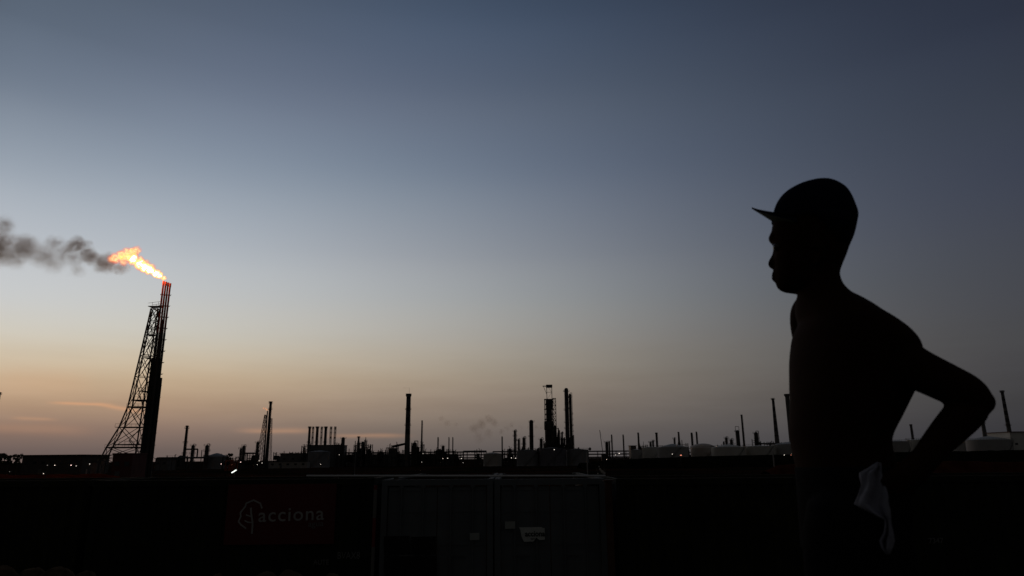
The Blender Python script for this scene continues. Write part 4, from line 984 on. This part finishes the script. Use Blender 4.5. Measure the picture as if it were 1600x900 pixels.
# clods and rubble on the edge of the embankment
for k, (px, py, w, l) in enumerate(((8, 884, 46, 'rounded brown clod cut by the left edge'), (52, 887, 50, 'low wide brown clod, second from the left edge'), (92, 885, 56, 'largest brown clod near the bottom left'), (134, 892, 40, 'small brown clod at the right end of the heap'), (340, 896, 24, 'little clod at the bottom under the green container'), (415, 893, 40, 'flat clod under the logo panel'), (455, 891, 44, 'tallest clod below the white lettering'), (520, 896, 34, 'small clod under the container number'))):
    P = at(px, py, 7.2); s = ppm(P); r = w / s / 2; z0 = gz(P.x, 7.2) - .12; h = P.z - z0
    bm = bmesh.new(); bmesh.ops.create_icosphere(bm, subdivisions=4, radius=1)
    for v in bm.verts:
        d = 1 + .14 * noise.noise(v.co * 1.3 + Vector((k * 5, 0, 0))) + .05 * noise.noise(v.co * 5 + Vector((k, 2, 0)))
        v.co = Vector((v.co.x * r * d, v.co.y * r * .9 * d, (v.co.z * .5 * d + .5) * h))
    me = bpy.data.meshes.new('clod'); bm.to_mesh(me); bm.free(); me.materials.append(ROCK)
    for p in me.polygons: p.use_smooth = True
    o = bpy.data.objects.new('earth_clod', me); C.objects.link(o); o.location = (P.x, 7.2, z0); tag(o, l, 'clod', 'earth clods on the embankment edge')

# faint smoke drifting among the far stacks
volume_thing('far_smoke', 'faint brown smoke drifting left of the cracking tower', 'smoke', [(846, 668, 4, .9), (838, 668, 5, .8), (826, 667, 5, .5), (814, 668, 5, .5), (800, 664, 6, .9), (792, 668, 6, .9), (784, 674, 6, .7), (772, 660, 9, .7), (764, 655, 9, .9), (752, 662, 11, .8), (742, 670, 12, .6), (748, 684, 12, .45), (762, 676, 10, .5), (700, 661, 8, .6), (690, 654, 7, .6), (712, 664, 6, .35)], 560, smoke_mat(.12, (.25, .2, .18), .12, 5.0), hull=1.1, voxel=2.0)

# ================================================================ the boy
AZ = R(27.6); BN = Vector((math.sin(AZ), math.cos(AZ), 0)); BS = Vector((math.cos(AZ), -math.sin(AZ), 0)); BR = 1.69
def B(px, py, n=0.0):
    d = ray(px, py); return CAM + d * ((BR + n) / d.dot(BN))
def loft(rows, seg=48, phi=0.0, asp=1.0, cap=True, bm=None, expo=1.0):
    """rows: (py, xL, xR, half depth m, n centre) ; rotated-ellipse sections whose width follows the silhouette"""
    vs = []
    for row in rows:
        py, xl, xr, hn = row[:4]; n0 = row[4] if len(row) > 4 else 0
        A, Q = B(xl, py, n0), B(xr, py, n0); c = (A + Q) / 2; hs = (Q - A) / 2
        for i in range(seg):
            a = 2 * math.pi * i / seg
            cs, sn = math.cos(a), math.sin(a)
            ph = row[5] if len(row) > 5 else 0.0       # shear: near side swings right, far side left
            vs.append(c + hs * (cs * math.sqrt(max(0, 1 - ph * ph)) - sn * ph) + BN * hn * sn)
    fs = []
    for j in range(len(rows) - 1):
        for i in range(seg): fs.append((j * seg + i, j * seg + (i + 1) % seg, (j + 1) * seg + (i + 1) % seg, (j + 1) * seg + i))
    fs.append(tuple(range(seg))); fs.append(tuple(range((len(rows) - 1) * seg, len(rows) * seg))[::-1])
    return vs, fs
def dens(rows, k=4):
    """Catmull-Rom densify rows"""
    rows = [tuple(r) + (0,) * (6 - len(r)) for r in rows]
    out = []; n = len(rows)
    for i in range(n - 1):
        p0, p1, p2, p3 = rows[max(0, i - 1)], rows[i], rows[i + 1], rows[min(n - 1, i + 2)]
        for q in range(k):
            t = q / k
            out.append(tuple(0.5 * (2 * b + (c - a) * t + (2 * a - 5 * b + 4 * c - d) * t * t + (3 * b - a - 3 * c + d) * t ** 3) for a, b, c, d in zip(p0, p1, p2, p3)))
    out.append(rows[-1]); return out
def limb(pts, seg=20, sub=5):
    """pts: (Vector, radius) -> smooth tapering tube with round ends"""
    P = []; n = len(pts)
    for i in range(n - 1):
        q = [pts[max(0, i - 1)], pts[i], pts[i + 1], pts[min(n - 1, i + 2)]]
        for k in range(sub):
            t = k / sub; f = lambda a, b, c, d: 0.5 * (2 * b + (c - a) * t + (2 * a - 5 * b + 4 * c - d) * t * t + (3 * b - a - 3 * c + d) * t ** 3)
            P.append((Vector([f(*(w[0][j] for w in q)) for j in range(3)]), f(*(w[1] for w in q))))
    P.append(pts[-1])
    d0 = (P[1][0] - P[0][0]).normalized(); d1 = (P[-1][0] - P[-2][0]).normalized(); r0, r1 = P[0][1], P[-1][1]
    P = [(P[0][0] - d0 * r0 * math.cos(a), r0 * math.sin(a) + 1e-4) for a in (0.02, .5, 1.0)] + P + [(P[-1][0] + d1 * r1 * math.cos(a), r1 * math.sin(a) + 1e-4) for a in (1.0, .5, .02)]
    vs = []; u = d0.orthogonal().normalized()
    for i, (p, r) in enumerate(P):
        d = (P[min(i + 1, len(P) - 1)][0] - P[max(i - 1, 0)][0]).normalized(); u = (u - d * u.dot(d)).normalized(); w = d.cross(u)
        for k in range(seg): a = 2 * math.pi * k / seg; vs.append(p + (u * math.cos(a) + w * math.sin(a)) * r)
    m = len(P); fs = [(j * seg + i, j * seg + (i + 1) % seg, (j + 1) * seg + (i + 1) % seg, (j + 1) * seg + i) for j in range(m - 1) for i in range(seg)]
    fs += [tuple(range(seg))[::-1], tuple(range((m - 1) * seg, m * seg))]
    return vs, fs
def remeshed(parts, name, m, voxel, parent, smooth_it=2, origin=Vector((0, 0, 0))):
    b = MB()
    for vs, fs in parts: b.add([Vector(v) - origin for v in vs], fs, True)
    me = bpy.data.meshes.new(name); me.from_pydata(b.v, [], b.f); me.update()
    bm = bmesh.new(); bm.from_mesh(me); bmesh.ops.recalc_face_normals(bm, faces=bm.faces); bm.to_mesh(me); bm.free()
    o = bpy.data.objects.new(name, me); C.objects.link(o)
    md = o.modifiers.new('r', 'REMESH'); md.mode = 'VOXEL'; md.voxel_size = voxel
    if smooth_it: ms = o.modifiers.new('s', 'SMOOTH'); ms.factor = .5; ms.iterations = smooth_it
    me2 = bpy.data.meshes.new_from_object(o.evaluated_get(bpy.context.evaluated_depsgraph_get())); o.modifiers.clear(); o.data = me2
    me2.materials.clear(); me2.materials.append(m)
    for p in me2.polygons: p.use_smooth = True
    if parent: o.parent = parent
    return o
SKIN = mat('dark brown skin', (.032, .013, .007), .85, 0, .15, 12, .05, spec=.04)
origin = B(1320, 735); origin.z = 0.0
boy = thing('person', 'shirtless boy in a dark cap standing in profile with one hand on his hip', 'person', tuple(origin))
parts = []
HEAD = [(287, 1280, 1300, .012), (291, 1262, 1308, .035), (298, 1243, 1320, .054), (312, 1226, 1331, .068), (330, 1213, 1336, .074), (350, 1208, 1334, .075), (364, 1205.5, 1332, .074), (376, 1204, 1329, .073), (386, 1208.5, 1326.5, .072), (396, 1210.5, 1323, .070), (408, 1209, 1318, .067), (420, 1209.5, 1313.5, .063), (430, 1210, 1312.5, .059), (440, 1211, 1312, .055), (447, 1214, 1309, .049), (453, 1219.5, 1300, .041), (457, 1231, 1286, .028)]
parts.append(loft(dens(HEAD, 4)))
# brow, nose, lips, chin as narrow raised forms on the centre line
def facebump(rows, k=4): parts.append(loft(dens(rows, k), seg=20))
facebump([(368, 1203.5, 1222, .030), (373, 1201.5, 1222, .036), (377, 1201.3, 1222, .034), (381, 1206, 1222, .028)])
facebump([(382, 1206.5, 1222, .008), (389, 1207.6, 1224, .0095), (397, 1206.6, 1226, .011), (404, 1203, 1226, .013), (409, 1200.6, 1226, .016), (413, 1199.9, 1226, .0185), (417, 1201.2, 1226, .018), (420, 1206, 1226, .013)])
facebump([(424, 1207.8, 1224, .018), (428, 1206.3, 1226, .022), (430.5, 1205.8, 1226, .021), (431.8, 1208, 1226, .020)])
facebump([(432.2, 1208, 1226, .018), (434.5, 1205.6, 1226, .020), (438, 1206.5, 1226, .018), (441, 1211, 1226, .016)])
facebump([(443, 1212.8, 1232, .018), (448, 1213.3, 1234, .024), (453, 1217.5, 1238, .022), (457, 1226, 1246, .016)])
# ear on the near side
for vs, fs in (limb([(B(1272, 388, -.070), .007), (B(1276, 381, -.079), .008), (B(1283, 384, -.082), .0075), (B(1285, 394, -.080), .007), (B(1281, 404, -.076), .007), (B(1275, 410, -.071), .008)], 10, 4), limb([(B(1272, 392, -.068), .008), (B(1275, 404, -.068), .007)], 10, 3), limb([(B(1272, 388, .070), .007), (B(1276, 381, .079), .008), (B(1283, 384, .082), .0075), (B(1285, 394, .080), .007), (B(1281, 404, .076), .007), (B(1275, 410, .071), .008)], 10, 4)): parts.append((vs, fs))
NECK = [(405, 1258, 1316.5, .050), (420, 1256, 1313, .051), (430, 1254, 1313, .051), (442, 1251, 1317.5, .053), (452, 1249, 1326, .056), (460, 1246, 1336, .062, 0, .1), (468, 1243, 1350, .074, 0, .2), (480, 1240, 1367, .098, 0, .3), (492, 1240.5, 1381, .122, 0, .38), (503, 1243, 1396, .142, 0, .42),
         (512, 1238, 1408, .152, 0, .45), (525, 1232.5, 1424, .158, 0, .45), (540, 1230, 1436, .160, 0, .45), (556, 1228.7, 1441, .158, 0, .42), (575, 1228.4, 1440, .152, 0, .4), (590, 1229, 1437, .147, 0, .38), (604, 1229.5, 1433, .142, 0, .35), (632, 1231, 1419.5, .134, 0, .3), (655, 1230, 1408, .128, 0, .3), (672, 1229.5, 1399, .124, 0, .3), (690, 1232, 1394, .123, 0, .3), (715, 1237, 1399, .128, 0, .3), (740, 1243, 1408, .134, 0, .3), (765, 1247, 1416, .138, 0, .3), (790, 1250, 1418, .136, 0, .3), (815, 1254, 1414, .130, 0, .3)]
parts.append(loft(dens(NECK, 3), seg=64))
# near arm, hand on hip, elbow thrown back
parts.append(limb([(B(1392, 558, -.075), .053), (B(1414, 569, -.10), .049), (B(1440, 580, -.11), .0415), (B(1478, 598, -.115), .0385), (B(1508, 613, -.11), .0362), (B(1522, 626.5, -.105), .0335)], 24))
parts.append(limb([(B(1533, 628, -.105), .0240), (B(1522, 633, -.105), .031), (B(1505, 649, -.11), .0335), (B(1487, 668, -.12), .0315), (B(1466, 691, -.135), .0275), (B(1449, 712, -.145), .0245), (B(1436, 727, -.148), .024)], 24))
parts.append(limb([(B(1440, 722, -.147), .024), (B(1427, 736, -.150), .0265), (B(1414, 745, -.152), .024)], 16))
FNG = [[(1420, 735, -.158), (1404, 738, -.170), (1390, 741, -.171), (1380, 744, -.160)], [(1417, 742, -.160), (1400, 747, -.172), (1385, 750, -.172), (1375, 753, -.160)], [(1415, 750, -.158), (1399, 756, -.170), (1386, 759, -.169), (1378, 761, -.158)], [(1416, 757, -.152), (1403, 764, -.163), (1394, 767, -.162), (1388, 769, -.154)]]
for k, f in enumerate(FNG): parts.append(limb([(B(*p), r) for p, r in zip(f, (.0105, .0095, .0085, .0072))], 10, 4))
parts.append(limb([(B(1432, 742, -.145), .012), (B(1428, 756, -.148), .0105), (B(1420, 768, -.146), .009)], 10, 4))
# far arm hanging
parts.append(limb([(B(1285, 488, .07), .050), (B(1267, 486, .10), .0445), (B(1264, 510, .12), .043), (B(1272, 560, .14), .039), (B(1282, 625, .15), .034), (B(1280, 680, .145), .032), (B(1276, 740, .14), .024), (B(1275, 762, .14), .025), (B(1274, 790, .14), .022)], 20))
for k in range(4): parts.append(limb([(B(1266 + k * 7, 786, .135), .010), (B(1265 + k * 7, 805, .135), .0095), (B(1268 + k * 6, 822, .13), .0085), (B(1272 + k * 5, 834, .125), .007)], 10, 3))
parts.append(limb([(B(1262, 765, .13), .012), (B(1255, 782, .12), .0105), (B(1256, 797, .115), .009)], 10, 3))
# legs (mostly below the frame)
hip = B(1335, 800); 
for sgn in (-1, 1):
    k0 = hip + BN * .075 * sgn; base_ = lambda dx, z, dn=0: Vector((k0.x, k0.y, 0)) + BS * dx + BN * dn + Vector((0, 0, z))
    fx = -.03 if sgn < 0 else .04
    parts.append(limb([(base_(0, .82), .082), (base_(0, .70), .078), (base_(fx * .5, .56), .064), (base_(fx, .43), .050), (base_(fx + .015, .33), .050), (base_(fx + .02, .2), .037), (base_(fx + .02, .085), .031)], 20))
    parts.append(limb([(base_(fx + .045, .035), .034), (base_(fx - .02, .045), .036), (base_(fx - .09, .03), .032), (base_(fx - .145, .022), .022)], 16))
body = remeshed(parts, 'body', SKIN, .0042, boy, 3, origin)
# eyes
EYE = mat('eye', (.05, .045, .04), .3)
for sg in (-1, 1):
    p = B(1215.5, 386, .031 * sg) - origin; MB().ball(tuple(p), .0115, 14).build('eye', EYE, boy)
# cap: crown > brim, button
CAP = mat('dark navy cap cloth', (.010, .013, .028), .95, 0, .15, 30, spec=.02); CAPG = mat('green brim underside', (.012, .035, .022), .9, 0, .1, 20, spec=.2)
CR = [(283.0, 1287, 1300, .012), (284.6, 1277, 1306, .028), (288.6, 1261, 1315, .046), (296, 1241, 1325.5, .062), (307, 1224, 1332.5, .073), (320, 1214, 1338, .080), (333, 1209, 1341.8, .083), (345, 1206.6, 1339.6, .084), (351.5, 1205.4, 1338.2, .084)]
cr_rows = dens(CR, 4)
# the back of the cap dips lower: shift rows by tilting the bottom
BACK = [(345, 1250, 1339.8, .0845), (356, 1266, 1337.3, .084), (366, 1282, 1334, .079), (377, 1296, 1329, .066), (384, 1306, 1326.5, .05)]
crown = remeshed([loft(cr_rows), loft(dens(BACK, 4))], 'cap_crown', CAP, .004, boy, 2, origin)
# brim: curved tongue from the forehead out to the tip
bv = []; bf = []; nu, nv = 14, 16
hw = .078
for iu in range(nu + 1):
    u = iu / nu
    for iv in range(nv + 1):
        v = -1 + 2 * iv / nv
        w = hw * math.sqrt(max(0.0, 1 - (u * .995) ** 2.6)) 
        px = lerp(1212, 1174.5, u); py = lerp(341.5, 323.6, u)
        p = B(px, py, w * v)
        p += BS * (.045 * (abs(v) * (w / hw)) ** 2 * (1 - u)) + Vector((0, 0, -.002 * (v * w / hw) ** 2 * (1 - u)))
        bv.append(p - origin)
for th in (1, 0): pass
top_v = bv; off = Vector((0, 0, -.0045)); bot_v = [p + off * (1 + 2.2 * (1 - (i // (nv + 1)) / nu)) for i, p in enumerate(bv)]
b = MB(); q = nv + 1
ft = [(i * q + j, (i + 1) * q + j, (i + 1) * q + j + 1, i * q + j + 1) for i in range(nu) for j in range(nv)]
b.add(top_v, ft, True); o_ = len(top_v); b.add(bot_v, [f[::-1] for f in ft], True)
edge = [i * q for i in range(nu + 1)] + [nu * q + j for j in range(1, nv + 1)] + [i * q + nv for i in range(nu - 1, -1, -1)]
b.f += [(a_, b2, b2 + o_, a_ + o_) for a_, b2 in zip(edge, edge[1:])]; b.sm += [True] * (len(edge) - 1)
brim = b.build('brim', CAP, crown); brim.data.materials.append(CAPG)
nf = len(ft)
for i, p in enumerate(brim.data.polygons):
    if nf <= i < 2 * nf: p.material_index = 1
MB().ball(tuple(B(1294, 283, 0) - origin), .006, 10, (1, 1, .5)).build('button', CAP, crown)
# shorts
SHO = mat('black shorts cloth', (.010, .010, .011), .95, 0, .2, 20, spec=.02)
SH = [(728, 1238.5, 1406, .138, 0, .3), (745, 1240, 1414, .144, 0, .3), (770, 1242, 1423, .148, 0, .3), (800, 1244, 1426, .148, 0, .3), (830, 1246, 1426, .146, 0, .3), (860, 1248, 1424, .142, 0, .3)]
sp_ = [loft(dens(SH, 3))]
for sgn in (-1, 1):
    k0 = hip + BN * .078 * sgn; base_ = lambda dx, z: Vector((k0.x, k0.y, 0)) + BS * dx + Vector((0, 0, z))
    sp_.append(limb([(base_(0, .80), .10), (base_(0, .70), .105), (base_(-.005, .58), .100), (base_(-.01, .50), .098)], 24))
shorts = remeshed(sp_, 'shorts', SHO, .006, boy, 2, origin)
# white cloth tucked into the waistband, hanging over the hip
ROWS = [(723, 1371, 1375.5), (731, 1357, 1377), (739, 1343, 1378), (748, 1344, 1380), (757, 1346, 1382.5), (766, 1343, 1385), (775, 1340, 1387.5), (787, 1335, 1389), (794, 1347, 1390), (800, 1359, 1390.5), (806, 1371, 1391), (812, 1382, 1391), (820, 1383.5, 1392), (832, 1382, 1395), (845, 1375, 1397), (856, 1378, 1394), (866, 1386, 1391)]
b = MB(); vs = []; nc = 14
for i, (py, xl, xr) in enumerate(ROWS):
    for j in range(nc + 1):
        u = j / nc; px = lerp(xl, xr, u)
        dn = -.172 + .010 * math.sin(u * 9 + i * .35) * (.3 + i / 12) + .004 * math.sin(u * 17 + i)
        vs.append(B(px, py, dn) - origin)
fs = [(i * (nc + 1) + j, i * (nc + 1) + j + 1, (i + 1) * (nc + 1) + j + 1, (i + 1) * (nc + 1) + j) for i in range(len(ROWS) - 1) for j in range(nc)]
b.add(vs, fs, True); cl = b.build('white_cloth', mat('white cotton', (.32, .32, .38), .9, 0, .15, 25), boy)
md = cl.modifiers.new('t', 'SOLIDIFY'); md.thickness = .003; md.offset = 0
